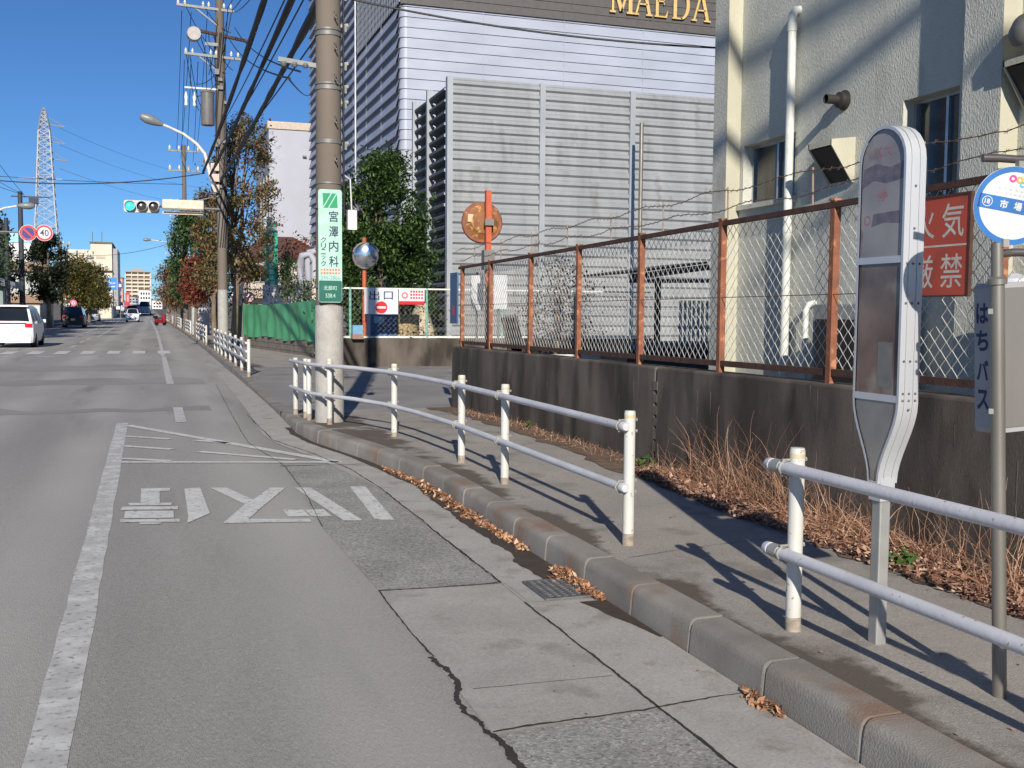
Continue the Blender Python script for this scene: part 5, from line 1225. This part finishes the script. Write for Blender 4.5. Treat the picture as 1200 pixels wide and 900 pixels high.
# ================================================================== TREES
m_bark = mat('tree_bark', (134, 116, 98), (92, 78, 66), scale=6, stretch=(1, 1, .3), rough=.95, bump=.6, bscale=30)
def leafmat(nm, a, b, c=None): return mat(nm, a, b, island=True, c3=c, rough=.6, trans=.28)
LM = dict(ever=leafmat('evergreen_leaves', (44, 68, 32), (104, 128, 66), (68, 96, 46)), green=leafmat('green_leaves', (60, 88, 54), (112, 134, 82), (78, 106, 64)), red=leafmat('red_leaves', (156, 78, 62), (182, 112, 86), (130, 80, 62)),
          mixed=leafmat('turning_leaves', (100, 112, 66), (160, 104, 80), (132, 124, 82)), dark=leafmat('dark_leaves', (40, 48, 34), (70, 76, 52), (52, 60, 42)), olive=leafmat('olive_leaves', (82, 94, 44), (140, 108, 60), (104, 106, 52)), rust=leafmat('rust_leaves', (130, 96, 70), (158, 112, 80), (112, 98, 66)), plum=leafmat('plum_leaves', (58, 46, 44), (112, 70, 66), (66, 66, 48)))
def tree(name, lab, x, y, z0, h, trunk_h, rad, lm, n, ls, r0=.12, shape=1.0, clump=60, spread=.3, gr=None, lean=(0, 0), limbs=7, cat='tree'):
    t = thing(name, lab, cat, (x, y, z0), gr)
    b = MB(); pts = [(x + lean[0] * k / 5 + random.uniform(-.04, .04) * (k > 0), y + lean[1] * k / 5, z0 + h * .92 * k / 5) for k in range(6)]
    b.tube(pts, [r0 * (1 - .8 * k / 5) for k in range(6)], 8)
    c = MB(); cl = []
    for k in range(clump):
        u = random.random(); zz = trunk_h + (h - trunk_h) * u
        prof = math.sin(math.pi * (u * .86 + .10)) ** shape
        a = random.uniform(0, 6.28); rr = rad * prof * math.sqrt(random.uniform(.12, 1)) * random.uniform(.7, 1.12)
        cl.append((x + lean[0] * zz / h + rr * math.cos(a), y + rr * math.sin(a), z0 + zz))
    for k in range(limbs):
        e = Vector(random.choice(cl)); s = Vector((x, y, z0 + max(trunk_h * .7, (e.z - z0) * random.uniform(.45, .75)))); m_ = s.lerp(e, .5) + Vector((random.uniform(-.1, .1), random.uniform(-.1, .1), random.uniform(0, .2)))
        b.tube([s, m_, e], [r0 * .38, r0 * .22, r0 * .08], 5)
    part('trunk', b, m_bark, t)
    for k in range(n):
        p = random.choice(cl); s = spread * rad
        c.leaf((p[0] + random.gauss(0, s), p[1] + random.gauss(0, s), p[2] + random.gauss(0, s * .8)), ls * random.uniform(.6, 1.3), .2)
    part('crown', c, LM[lm], t); return t
# evergreen shrubbery behind the exit fence
tree('evergreen_tree', 'big dark evergreen tree behind the exit fence beside the noise barrier', 6.8, 33.0, 0, 6.4, .6, 1.55, 'ever', 24000, .085, .14, .55, 120, .15)
tree('evergreen_tree', 'lower bushy evergreen at the foot of the noise barrier', 7.95, 34.0, 0, 4.3, .2, .95, 'ever', 11000, .085, .1, .6, 60, .17)
tree('evergreen_tree', 'evergreen bush half hidden behind the near utility pole', 5.9, 33.4, 0, 4.6, .2, 1.1, 'ever', 6000, .08, .1, .5, 60, .2)
a = atY(428, 185, 34); 
# behind the green screen
a = atY(336, 345, 46); tree('conical_shrub', 'small conical dark green conifer above the green screen', a.x, 46, 0, a.z + 1.6, .5, .62, 'green', 2600, .07, .07, .7, 60, .2)
a = atY(362, 345, 42); tree('round_shrub', 'rounded green shrub peeping over the screen by the near pole', a.x, 43.5, 0, 2.75, .3, .6, 'ever', 1500, .07, .06, .5, 40, .25)
a = atY(352, 290, 52); tree('red_leaf_tree', 'red leaved small tree above the white bent pipes', a.x, 52, 0, 4.9, 2.2, 1.15, 'red', 1100, .10, .06, .5, 40, .25)
a = atY(290, 340, 50); tree('bare_shrub', 'thin leaved shrub beside the street tree trunk and the gate pillar', a.x, 49, 0, 3.6, 1.2, .8, 'plum', 700, .07, .05, .5, 30, .3)
# street trees on the right pavement
a = atY(268, 300, 44); tree('street_tree', 'tall sparse street tree with red and green leaves by the transformer pole', a.x + .15, 44.0, .15, 9.1, 2.6, 1.55, 'mixed', 12000, .085, .15, .5, 130, .12, 'street trees', (.6, 0), 26)
a = atY(247, 330, 58); tree('street_tree', 'street tree with brownish green crown just beyond the transformer pole', a.x + .15, 58, .15, 7.2, 2.4, 1.0, 'mixed', 6000, .11, .15, .6, 60, .2, 'street trees', limbs=10)
a = atY(223, 330, 66); tree('street_tree', 'small bright red leaved street tree beneath the signal', a.x + .1, 61, .15, 4.3, 2.0, .95, 'red', 4500, .10, .12, .5, 55, .2, 'street trees')
a = atY(222, 330, 74); tree('street_tree', 'dense green street tree with pointed crown beneath the sign box', a.x + .15, 74, .15, 8.2, 2.0, 1.65, 'green', 10000, .14, .16, .8, 90, .17, 'street trees')
a = atY(208, 330, 96); tree('street_tree', 'rust brown street tree left of the dense green one', a.x - .2, 96, .15, 5.4, 1.8, 1.5, 'rust', 5000, .14, .14, .6, 60, .2, 'street trees')
a = atY(200, 330, 120); tree('street_tree', 'far brown street tree at the right kerb above the red motorbike', a.x - .1, 120, .15, 4.9, 1.7, 1.4, 'rust', 2600, .13, .14, .6, 60, .2, 'street trees')
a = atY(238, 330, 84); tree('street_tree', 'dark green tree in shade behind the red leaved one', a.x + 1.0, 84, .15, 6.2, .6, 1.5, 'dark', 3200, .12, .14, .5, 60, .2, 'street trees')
# left pavement
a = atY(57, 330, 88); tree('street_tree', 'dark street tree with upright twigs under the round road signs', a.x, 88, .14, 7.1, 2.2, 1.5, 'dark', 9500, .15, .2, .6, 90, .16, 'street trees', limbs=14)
a = atY(88, 330, 112); tree('street_tree', 'olive street tree left of the blue road sign, nearest of the row', a.x, 112, .14, 6.4, 1.9, 1.9, 'olive', 5500, .17, .18, .5, 70, .2, 'street trees')
a = atY(104, 330, 124); tree('street_tree', 'olive brown street tree in the middle of the left row', a.x, 124, .14, 6.2, 1.8, 1.9, 'olive', 5500, .17, .18, .5, 70, .2, 'street trees')
a = atY(118, 330, 140); tree('street_tree', 'rust tinted street tree under the blue road sign', a.x - .4, 140, .14, 5.2, 1.6, 1.7, 'olive', 5000, .17, .18, .5, 60, .2, 'street trees')
a = atY(0, 320, 58); tree('street_tree', 'leafy tree cut by the left edge of the picture', a.x - .6, 58, .14, 5.6, 2.4, 1.2, 'green', 2600, .1, .16, .5, 60, .2, 'street trees')
for y_, x_, lab in ((64, -10.2, 'street tree added outside the left edge to shade the lane, nearest the shelter'), (70, -9.9, 'street tree added outside the left edge to shade the lane, behind the dark posts'), (78, -10.3, 'street tree added outside the left edge to shade the lane, before the banded building')):
    tree('street_tree', lab, x_, y_, .14, 7.2, 2.0, 1.9, 'dark', 5000, .17, .2, .5, 70, .2, 'street trees')  # trees added beyond the left edge to throw shade on the left lane
# bush behind the near fence
a = atY(662, 400, 25); tree('dark_bush', 'dark plum leaved bush in the yard behind the rusty fence', a.x, 25.5, 0, 2.85, .2, 1.05, 'plum', 2600, .055, .06, .5, 70, .22, cat='bush')
a = atY(558, 380, 20); tree('dark_bush', 'low twiggy bush behind the fence end by the orange post', a.x + .9, 29.4, 0, 1.9, .1, .9, 'plum', 900, .05, .05, .5, 40, .3, cat='bush')

# ================================================================== LATTICE TOWER
m_lat = plain('tower_steel', (150, 150, 154), rough=.5, metal=.2)
tx, tyy = atY(53, 200, 260).x, 260.0
tw = thing('lattice_tower', 'tall steel lattice transmission tower on the left skyline', 'transmission tower', (tx, tyy, 2))
zt_ = atY(53, 126, 260).z; z0_ = 2
prof = [(z0_, 4.2), (14, 2.6), (24, 1.95), (32, 1.6), (41, 1.15), (zt_ - 1.5, .55), (zt_, .1)]
def hw(z):
    for (a, u), (b, v) in zip(prof, prof[1:]):
        if a <= z <= b: return u + (v - u) * (z - a) / (b - a)
    return .1
zz = [z0_]; 
while zz[-1] < zt_ - .6: zz.append(zz[-1] + max(.9, hw(zz[-1]) * 1.15))
zz[-1] = zt_
q = MB(); br = MB()
for a, b in zip(zz, zz[1:]):
    A_, B_ = hw(a), hw(b); cs_ = [(-1, -1), (1, -1), (1, 1), (-1, 1)]
    for i in range(4):
        s, e = cs_[i], cs_[(i + 1) % 4]
        q.beam((tx + s[0] * A_, tyy + s[1] * A_, a), (tx + s[0] * B_, tyy + s[1] * B_, b), .2)
        br.beam((tx + s[0] * A_, tyy + s[1] * A_, a), (tx + e[0] * B_, tyy + e[1] * B_, b), .11); br.beam((tx + e[0] * A_, tyy + e[1] * A_, a), (tx + s[0] * B_, tyy + s[1] * B_, b), .11)
        br.beam((tx + s[0] * B_, tyy + s[1] * B_, b), (tx + e[0] * B_, tyy + e[1] * B_, b), .1)
part('leg', q, m_lat, tw); part('bracing', br, m_lat, tw)
for y_, l_ in ((147, 4.2), (167, 4.2), (187, 4.6)):
    z = atY(60, y_, 260).z; q = MB(); q.beam((tx + hw(z) * .5, tyy, z + .2), (tx + l_, tyy, z - .15), .22); q.beam((tx + hw(z + 2) * .7, tyy, z + 2), (tx + l_, tyy, z - .1), .12); part('crossarm', q, m_iron, tw)
z = atY(40, 209, 260).z; part('crossarm', MB().beam((tx - 5.5, tyy, z), (tx + 3.5, tyy, z), .25), m_lat, tw)

# ================================================================== SIGNS AT LEFT
sg = thing('road_sign_arm', 'overhanging arm with round no parking and forty limit signs', 'road sign', (-7.9, 60, 5.4))
s1_, s2_ = atY(33, 273, 60), atY(52, 273, 60)
part('arm', MB().tube([(s1_.x - 3.2, 60.1, s1_.z + .04), (s2_.x, 60.1, s2_.z)], .045, 8), m_stl, sg)
part('pole', MB().tube([(s1_.x - 3.1, 60.1, 0), (s1_.x - 3.1, 60.1, s1_.z + .3)], .07, 8), m_stl, sg)
RS = .40
for c, kind in ((s1_, 'p'), (s2_, '4')):
    dsk = part('sign_disc', MB().lathe(c, [(RS + .02, 0), (RS + .02, .015)], axis=(0, -1, 0), n=32), m_swhite, sg)
    q = MB(); q.disc(c - Y * .018, X, Z, RS, 32, RS * .76); part('red_ring', q, m_sred, dsk)
    if kind == 'p':
        part('blue_field', MB().disc(c - Y * .0175, X, Z, RS * .75, 32), plain('sign_navy', (40, 46, 120)), dsk); d1 = (X - Z).normalized(); part('slash', MB().quad(c - Y * .021, d1, (X + Z).normalized(), RS * 1.6, .09), m_sred, dsk)
    else:
        q = MB(); text(q, '40', c - Y * .02, X, Z, .42, .34, .01); part('lettering', q, m_nv, dsk)
m_bs = plain('road_sign_blue', (44, 132, 206), rough=.4)
rsn = thing('direction_sign', 'large blue overhead direction sign above the left side trees', 'road sign', (-5.5, 150, 4))
d0, d1_ = atY(119, 325, 150), atY(137, 340, 150)
part('board', MB().box((d0.x, 150, d1_.z), (d1_.x, 150.08, d0.z)), m_bs, rsn)
q = MB(); w_ = d1_.x - d0.x; zc = (d0.z + d1_.z) / 2
q.quad((d0.x + w_ * .5, 149.99, zc - .05), X, Z, .09, 1.1); q.quad((d0.x + w_ * .72, 149.99, zc + .1), X, Z, .7, .12); q.quad((d0.x + w_ * .25, 149.99, zc), X, Z, .4, .12); q.quad((d0.x + w_ * .72, 149.99, zc - .35), X, Z, .6, .16); q.quad((d0.x + w_ * .28, 149.99, zc + .35), X, Z, .5, .16); part('arrow_print', q, m_swhite, rsn)
part('pole', MB().tube([(d0.x - .9, 150.2, zr(150)), (d0.x - .9, 150.2, d0.z)], .1, 8).tube([(d0.x - .9, 150.15, zc), (d1_.x, 150.15, zc)], .06, 6), m_stl, rsn)
e0_, e1_ = atY(138, 331, 155), atY(143.5, 338, 155)
gs = thing('route_sign', 'small dark blue square sign at the right of the direction sign', 'road sign', (e0_.x, 155, 4)); part('board', MB().box((e0_.x, 155, e1_.z), (e1_.x, 155.06, e0_.z)), plain('deep_blue', (40, 70, 140)), gs); part('print', MB().quad(((e0_.x + e1_.x) / 2, 154.99, (e0_.z + e1_.z) / 2), X, Z, .35, .4), m_swhite, gs)
part('pole', MB().tube([((e0_.x + e1_.x) / 2, 155.1, zr(155)), ((e0_.x + e1_.x) / 2, 155.1, e0_.z)], .05, 6), m_stl, gs)
a = atY(86, 355, 104); ps_ = thing('round_sign', 'small round pink sign on a white post among the left trees', 'sign', (a.x, 104, .14))
part('post', MB().tube([(a.x, 104.05, .1), (a.x, 104.05, a.z)], .06, 8), m_swhite, ps_); part('disc', MB().lathe(a, [(.3, 0), (.3, .04)], axis=(0, -1, 0), n=20), plain('pink_face', (214, 96, 140)), ps_); part('centre', MB().disc(a - Y * .045, X, Z, .15, 16, .08), m_swhite, ps_)
b0_, b1_ = atY(147, 343, 210), atY(152.5, 356, 210)
rbn = thing('shop_banner', 'upright red shop banner at the far end of the street', 'banner', (b0_.x, 210, 2)); part('cloth', MB().box((b0_.x, 210, b1_.z - .4), (b1_.x, 210.1, b0_.z)), m_sred, rbn); part('print', MB().quad(((b0_.x + b1_.x) / 2, 209.98, (b0_.z + b1_.z) / 2), X, Z, .35, 1.3), plain('soft_pink_print', (236, 150, 150)), rbn)

# ================================================================== DISTANT BUILDINGS
def facade(par, x0, x1, y, z0, z1, nx, nz, m, ww=.6, wh=.5, dark=None):
    for k in range(nz):
        for i in range(nx):
            cx = x0 + (x1 - x0) * (i + .5) / nx; cz = z0 + (z1 - z0) * (k + .5) / nz; w_, h_ = (x1 - x0) / nx * ww, (z1 - z0) / nz * wh
            part('window', MB().box((cx - w_ / 2, y - .06, cz - h_ / 2), (cx + w_ / 2, y - .005, cz + h_ / 2)), dark or m_glass, par)
m_crm = mat('cream_concrete', (216, 205, 186), (204, 193, 175), scale=.4, rough=.8)
ob = thing('office_block', 'large cream office block with stair tower behind the left side trees', 'building', (-9, 165, 1))
c0, c1, c2, c3 = atY(79, 292, 160), atY(108, 292, 160), atY(106, 287, 158), atY(131, 287, 158)
part('wing', MB().box((c0.x, 160, 0), (c1.x, 175, c0.z)), m_crm, ob); part('tower', MB().box((c2.x, 158, 0), (c3.x, 172, c2.z + .2)), m_crm, ob)
part('tower_parapet', MB().box((c2.x - .1, 157.9, c2.z + .2), (c3.x + .1, 172.1, c2.z + .45)), m_wcap, ob)
part('side_strip', MB().box((c3.x + .002, 158.5, 2), (c3.x + .7, 171, c2.z - .4)), plain('grey_shaft', (150, 148, 150)), ob)
zA = atY(118, 319, 158).z; part('ledge', MB().box((c2.x - .05, 157.85, zA), (c3.x + .05, 157.99, zA + .25)), m_rustd, ob)
q = MB()
for zz_ in (302, 314):
    a = atY(118, zz_, 158); q.quad((a.x, 157.98, a.z), X, Z, 1.2, .35)
part('facade_print', q, plain('grey_facade_print', (176, 160, 144)), ob)
for i in range(4): part('window', MB().box((c0.x + .5 + i * .62, 159.93, 4.5), (c0.x + .9 + i * .62, 159.99, 5.4)), m_glass, ob)
q = MB()
for px in (108.5, 119.5): a = atY(px, 288, 162); q.tube([(a.x, 162, a.z - .2), (a.x, 162, a.z + 2)], .05, 5)
part('antenna', q, m_iron, ob)
a0, a1 = atY(80, 330, 150), atY(100, 330, 150)
ap = thing('apartment_block', 'pale apartment block with rows of balconies at the street end', 'building', (-5, 420, 5))
A0, A1 = atY(147, 318, 420), atY(176, 318, 420); zb_ = 3
part('wall', MB().box((A0.x, 420, zb_), (A1.x, 434, A0.z - .2)), m_crm, ap)
nfl = 6; fh = (A0.z - zb_) / 9
for k in range(9):
    z = A0.z - .6 - k * fh; part('balcony', MB().box((A0.x + .2, 418.9, z - fh * .75), (A1.x - .2, 419.95, z - fh * .35)), m_crm, ap)
    part('recess', MB().box((A0.x + .3, 419.93, z - fh * .35), (A1.x - .3, 419.99, z + .05)), plain('recess_brown', (128, 108, 96)), ap)
q = MB()
for k in range(5): x = A0.x + (A1.x - A0.x) * k / 4; q.box((x - .15, 418.8, zb_), (x + .15, 419.96, A0.z - .4))
part('fin', q, m_crm, ap); part('roof', MB().box((A0.x - .2, 418.7, A0.z - .2), (A1.x + .2, 434.2, A0.z + .25)), plain('grey_roof', (150, 144, 142)), ap)
part('roof_house', MB().box((A0.x + 2, 422, A0.z + .25), (A0.x + 6, 427, A0.z + 1.2)), plain('grey_roof', (150, 144, 142)), ap)
def block(px0, px1, pyt, y, lab, col, depth=10, roof=None, nx=3, nz=2):
    p, q2 = atY(px0, pyt, y), atY(px1, pyt, y); z0 = zr(y) - .3
    t = thing('shop_building', lab, 'building', (p.x, y, z0)); part('wall', MB().box((p.x, y, z0), (q2.x, y + depth, p.z)), col, t)
    part('roof_edge', MB().box((p.x - .1, y - .1, p.z), (q2.x + .1, y + depth, p.z + .22)), roof or m_wcap, t); facade(t, p.x + .2, q2.x - .2, y, z0 + .6, p.z - .3, nx, nz, None); return t
m_bw = plain('bright_white_wall', (222, 220, 218)); m_pk2 = plain('salmon_wall', (200, 150, 130)); m_br2 = plain('tan_wall', (178, 160, 138))
block(163, 177, 340, 300, 'white shop building on the right at the street end', m_bw, nx=4, nz=3)
block(150, 163, 348, 330, 'low white building in the middle of the street end', m_bw, nx=3, nz=2)
block(137, 143.5, 326, 260, 'narrow building with salmon top beside the blue signs', m_pk2, nx=2, nz=4)
block(126, 139, 345, 215, 'white shop front behind the parked cars on the left', m_bw, nx=2, nz=2)
block(178, 190, 352, 240, 'pale wall of a low building beyond the right side trees', m_bw, nx=3, nz=2)
lb = thing('roadside_building', 'cream two storey building with brown bands behind the dark poles', 'building', (-12, 85, 0))
p, q2 = atY(-45, 318, 92), atY(46, 318, 92)
part('wall', MB().box((p.x, 92, 0), (q2.x, 104, 5.0)), m_br2, lb)
for z, h_ in ((4.55, .7), (2.05, .55)): part('band', MB().box((p.x - .1, 91.7, z), (q2.x + .25, 91.99, z + h_)), mat('brown_band', (150, 122, 100), (134, 108, 90), scale=2), lb)
for k in range(7): x = p.x + .3 + k * (q2.x - p.x - .4) / 7; wn = part('window', MB().box((x, 91.93, 2.75), (x + .82, 91.985, 4.4)), m_swhite, lb); part('pane', MB().box((x + .05, 91.915, 2.82), (x + .39, 91.927, 4.33)).box((x + .44, 91.915, 2.82), (x + .77, 91.927, 4.33)), plain('curtained_glass', (190, 196, 190), rough=.15), wn)
for k in range(5): x = p.x + .3 + k * (q2.x - p.x - .4) / 5; part('shutter', MB().box((x, 91.93, .2), (x + 1.1, 91.985, 1.8)), m_swhite, lb)
p, q2 = atY(5, 274, 105), atY(30, 274, 105); ub2 = thing('roadside_building', 'white block with pale blue top behind the brown banded building', 'building', (-14, 110, 0)); p = atY(-20, 283, 110); q2 = atY(36, 283, 110)
part('wall', MB().box((p.x, 110, 0), (q2.x, 122, p.z)), m_bw, ub2); part('roof_edge', MB().box((p.x - .1, 109.9, p.z), (q2.x + .1, 122.1, p.z + .9)), plain('sky_blue_fascia', (150, 206, 226)), ub2)
p, q2 = atY(-30, 326, 64), atY(19, 333, 64); sh_ = thing('shelter', 'low dark roofed shelter beyond the white minivan at left', 'shelter', (-10, 64, 0))
part('roof', MB().prism([(p.x, 0), (q2.x, -.42), (q2.x, -.12), (p.x, .55)], (0, 66.5, p.z - .1), X, Z, 3), plain('slate_roof', (84, 92, 108)), sh_); part('wall', MB().box((p.x + .2, 64.2, 0), (q2.x - .7, 66, 2.75)), plain('grey_teal_wall', (120, 132, 134)), sh_)
# left pavement barrier and small fence posts
t = thing('guard_rail', 'pale pavement barrier on the shaded left side of the road', 'guard rail', (-8.2, 80, .14), 'white tubular guard rails along the pavement')
for k in range(9): y = 70 + k * 4; gpost(t, -8.25 + cx_(y), y, .14, .8, .045)
for zz_ in (.72, .4): part('rail', MB().tube([(-8.3 + cx_(70), 70, .14 + zz_), (-8.3 + cx_(102), 102, .14 + zz_)], .03, 6), m_rail, t)

# ================================================================== VEHICLES
m_tyre = plain('tyre_rubber', (30, 30, 32), rough=.8); m_rim = plain('wheel_rim', (150, 152, 156), rough=.35, metal=.7); m_cg = mat('car_glass', (22, 26, 30), (34, 38, 42), scale=1, rough=.06, spec=.8)
m_tail = plain('tail_lamp_red', (196, 24, 34), rough=.2); m_hl = plain('headlamp_clear', (214, 218, 222), rough=.15); m_plate = plain('number_plate', (222, 222, 214), rough=.5); m_trim = plain('black_trim', (26, 26, 28), rough=.5)
def paint(nm, c): return mat(nm, c, tuple(min(255, v * 1.04) for v in c), scale=2, rough=.25, spec=.6)
def car(lab, cat, loc, yaw_, kind, col, L, Wd, Hh, name='car', gr='cars on the road'):
    t = thing(name, lab, cat, loc, gr, rot=(0, 0, yaw_)); hw_ = Wd / 2; l = L / 2
    b_ = Hh * .56
    if kind == 'van': st = [(-l, .62, .62), (-l + .05, b_, b_ + .1), (-l + .3, b_, Hh * .95), (-l + .55, b_, Hh), (-.25 * L, b_, Hh), (-.22 * L, b_, Hh), (.05 * L, b_, Hh), (.08 * L, b_, Hh), (.2 * L, b_, Hh * .97), (.36 * L, b_, b_ + .12), (.45 * L, b_ * .9, b_ * .9 + .02), (l, .6, .6)]
    elif kind == 'box': st = [(-l, .62, .62), (-l + .03, b_, b_ + .1), (-l + .14, b_, Hh * .96), (-l + .3, b_, Hh), (-.2 * L, b_, Hh), (-.17 * L, b_, Hh), (.12 * L, b_, Hh), (.15 * L, b_, Hh), (.3 * L, b_, Hh * .97), (.41 * L, b_, b_ + .1), (.47 * L, b_ * .92, b_ * .92 + .02), (l, .6, .6)]
    else: st = [(-l, .6, .6), (-l + .08, b_ + .06, b_ + .08), (-l + .55, b_ + .08, b_ + .12), (-l + 1.15, b_ + .06, Hh * .96), (-.18 * L, b_ + .05, Hh), (-.02 * L, b_ + .04, Hh), (.01 * L, b_ + .04, Hh), (.08 * L, b_ + .03, Hh * .97), (.24 * L, b_, b_ + .08), (.4 * L, b_ * .92, b_ * .92 + .02), (.47 * L, b_ * .82, b_ * .82 + .01), (l, .52, .52)]
    body = MB(); gls = MB(); rings = []
    for i, (y, bz, rz) in enumerate(st):
        e = .9 if i in (0, len(st) - 1) else (.97 if i in (1, len(st) - 2) else 1); w1 = hw_ * e; wr = w1 - (rz - bz) * .28
        half = [(w1 * .95, .22), (w1, .45), (w1 * .995, bz - .02), (w1 * .975, bz), (wr, max(bz + .005, rz - .07)), (wr * .86, rz - .005 if rz - bz > .2 else rz), (wr * .4, rz + .02)]
        ring = [(x, y, z) for x, z in half] + [(-x, y, z) for x, z in reversed(half)]; rings.append(ring)
    nr = len(rings[0])
    for i in range(len(rings) - 1):
        (ya, ba, ra), (yb, bb, rb) = st[i], st[i + 1]; cab = (ra - ba > .3 and rb - bb > .3); slope = abs(ra - rb) > .25 and max(ra - ba, rb - bb) > .3; pillar = (yb - ya) < .05 * L and not slope and i > 3
        for j in range(nr - 1):
            f = [rings[i][j], rings[i][j + 1], rings[i + 1][j + 1], rings[i + 1][j]]
            side = j in (3, nr - 5); roofc = 4 <= j <= nr - 6
            if side and cab and not pillar: (gls).add(f, [(0, 3, 2, 1)], True)
            elif roofc and slope and j not in (4, nr - 6): (gls).add(f, [(0, 3, 2, 1)], True)
            else: body.add(f, [(0, 3, 2, 1)], True)
        f = [rings[i][nr - 1], rings[i][0], rings[i + 1][0], rings[i + 1][nr - 1]]; body.add(f, [(0, 3, 2, 1)])
    body.add(rings[0], [tuple(range(nr))]); body.add(rings[-1], [tuple(reversed(range(nr)))])
    part('body', body, col, t); part('windows', gls, m_cg, t)
    rr = .31 if Hh < 1.9 else .34
    for sx in (-1, 1):
        for sy in (-.31, .3):
            w_ = part('wheel', MB().lathe((sx * (hw_ - .2), sy * L, rr), [(rr * .6, 0), (rr * .97, .0), (rr, .03), (rr, .17), (rr * .95, .205), (rr * .62, .205)], axis=(sx, 0, 0), n=18), m_tyre, t); part('rim', MB().lathe((sx * (hw_ - .2), sy * L, rr), [(rr * .62, .19), (rr * .3, .2), (.001, .205)], axis=(sx, 0, 0), n=14), m_rim, w_)
        part('tail_lamp', MB().box((sx * hw_ * .62, -l - .015, b_ * .86), (sx * hw_ * .93, -l + .12, b_ * 1.03)), m_tail, t)
        part('headlamp', MB().box((sx * hw_ * .55, l - .1, .58), (sx * hw_ * .9, l + .012, .74)), m_hl, t)
        part('mirror', MB().cbox((sx * (hw_ + .09), .17 * L, b_ + .1), (.18, .12, .14)), col, t)
    part('bumper', MB().box((-hw_ * .88, -l - .04, .28), (hw_ * .88, -l + .1, .55)).box((-hw_ * .88, l - .1, .24), (hw_ * .88, l + .04, .5)), col, t)
    part('grille', MB().box((-hw_ * .5, l + .042, .3), (hw_ * .5, l + .05, .45)), m_trim, t)
    part('number_plate', MB().box((-.17, -l - .052, .62), (.17, -l - .02, .78)).box((-.17, l + .052, .34), (.17, l + .06, .46)), m_plate, t)
    return t
Wp = paint('white_car_paint', (226, 228, 234)); Bp = paint('black_car_paint', (24, 25, 30)); Gp = paint('grey_car_paint', (120, 126, 140)); Sp = paint('silver_car_paint', (176, 180, 182)); Rp = paint('red_car_paint', (150, 30, 36)); Tp = paint('green_bus_paint', (74, 110, 104))
mpx = atZ(40, 406).x
mv = car('white minivan with a full width red tail lamp strip at the left edge', 'minivan', (-5.55, 50.2, 0), 0, 'van', Wp, 4.8, 1.8, 1.76, 'minivan')
part('lamp_strip', MB().box((-.6, -2.42, 1.0), (.6, -2.37, 1.045)), plain('dark_red_lens', (150, 22, 34), rough=.2), mv); part('spoiler', MB().box((-.7, -2.3, 1.7), (.7, -1.95, 1.745)), Wp, mv)
def onroad(px, y): return atY(px, 370, y).x
car('black car in the shaded left lane beside the trees', 'car', (onroad(87.5, 99), 99, 0), 0, 'van', Bp, 4.4, 1.75, 1.78)
car('dark grey saloon behind the black car in the left lane', 'car', (onroad(108, 138), 138, zr(138)), 0, 'sedan', Gp, 4.5, 1.75, 1.45)
car('small white car ahead of the grey saloon in the left lane', 'car', (onroad(122, 165), 165, zr(165)), 0, 'sedan', Wp, 4.3, 1.7, 1.45)
car('white boxy small car coming towards us in the middle of the road', 'car', (onroad(155.5, 137), 137, zr(137)), math.pi, 'box', Wp, 3.5, 1.52, 1.6)
car('dark car following the white boxy car', 'car', (onroad(155, 185), 185, zr(185)), math.pi, 'sedan', Bp, 4.4, 1.75, 1.5)
car('red car partly hidden behind the dark oncoming car', 'car', (onroad(161, 200), 200, zr(200)), math.pi, 'sedan', Rp, 4.3, 1.7, 1.5)
car('silver and green minibus coming along the right lane', 'minibus', (onroad(170, 188), 188, zr(188)), math.pi, 'box', Sp, 6.2, 2.0, 2.15, 'minibus')
car('pale van far off in the left lane', 'van', (onroad(140.5, 210), 210, zr(210)), 0, 'van', Sp, 4.7, 1.75, 1.9)
tk = thing('truck', 'white box truck parked far ahead on the left', 'truck', (onroad(134, 195), 195, zr(195)), 'cars on the road')
x0 = onroad(134, 195); z0 = zr(195)
part('cargo_box', MB().box((x0 - 1.0, 195, z0 + .7), (x0 + .95, 199, z0 + 3.0)), m_bw, tk); part('cab', MB().box((x0 - .95, 199.05, z0 + .5), (x0 + .9, 200.8, z0 + 2.4)), m_bw, tk); part('chassis', MB().box((x0 - .8, 195.1, z0 + .35), (x0 + .8, 200.6, z0 + .68)), m_trim, tk)
for sx in (-.85, .8):
    for yy_ in (196.2, 200): part('wheel', MB().lathe((x0 + sx - .1, yy_, z0 + .36), [(.2, 0), (.36, .0), (.36, .2), (.2, .2)], axis=(1, 0, 0), n=14), m_tyre, tk)
# parked motorbike
mx_, my_ = atY(188, 371, 110).x, 110.0
mk = thing('motorbike', 'red motorbike parked at the right kerb under the far trees', 'motorbike', (mx_, my_, .02), rot=(0, 0, R(-38)))
for yy_ in (-.6, .6): part('wheel', MB().lathe((-.05, yy_, .29), [(.17, 0), (.28, 0), (.28, .1), (.17, .1)], axis=(1, 0, 0), n=16), m_tyre, mk)
part('body', MB().beam((0, -.75, .5), (0, .1, .42), .3, .36).beam((0, .1, .3), (0, .5, .34), .34, .14).beam((0, .42, .3), (0, .58, 1.0), .36, .14), Rp, mk)
part('seat', MB().cbox((0, -.3, .74), (.28, .75, .13)), m_trim, mk); part('handlebar', MB().tube([(-.34, .5, 1.02), (0, .55, 1.0), (.34, .5, 1.02)], .022, 6), m_trim, mk); part('headlamp', MB().lathe((0, .62, .88), [(.09, 0), (.05, .06), (.001, .07)], axis=(0, 1, 0), n=12), m_hl, mk); part('rear_box', MB().cbox((0, -.78, .84), (.34, .3, .24)), m_trim, mk)
print('objects', len(COL.objects))
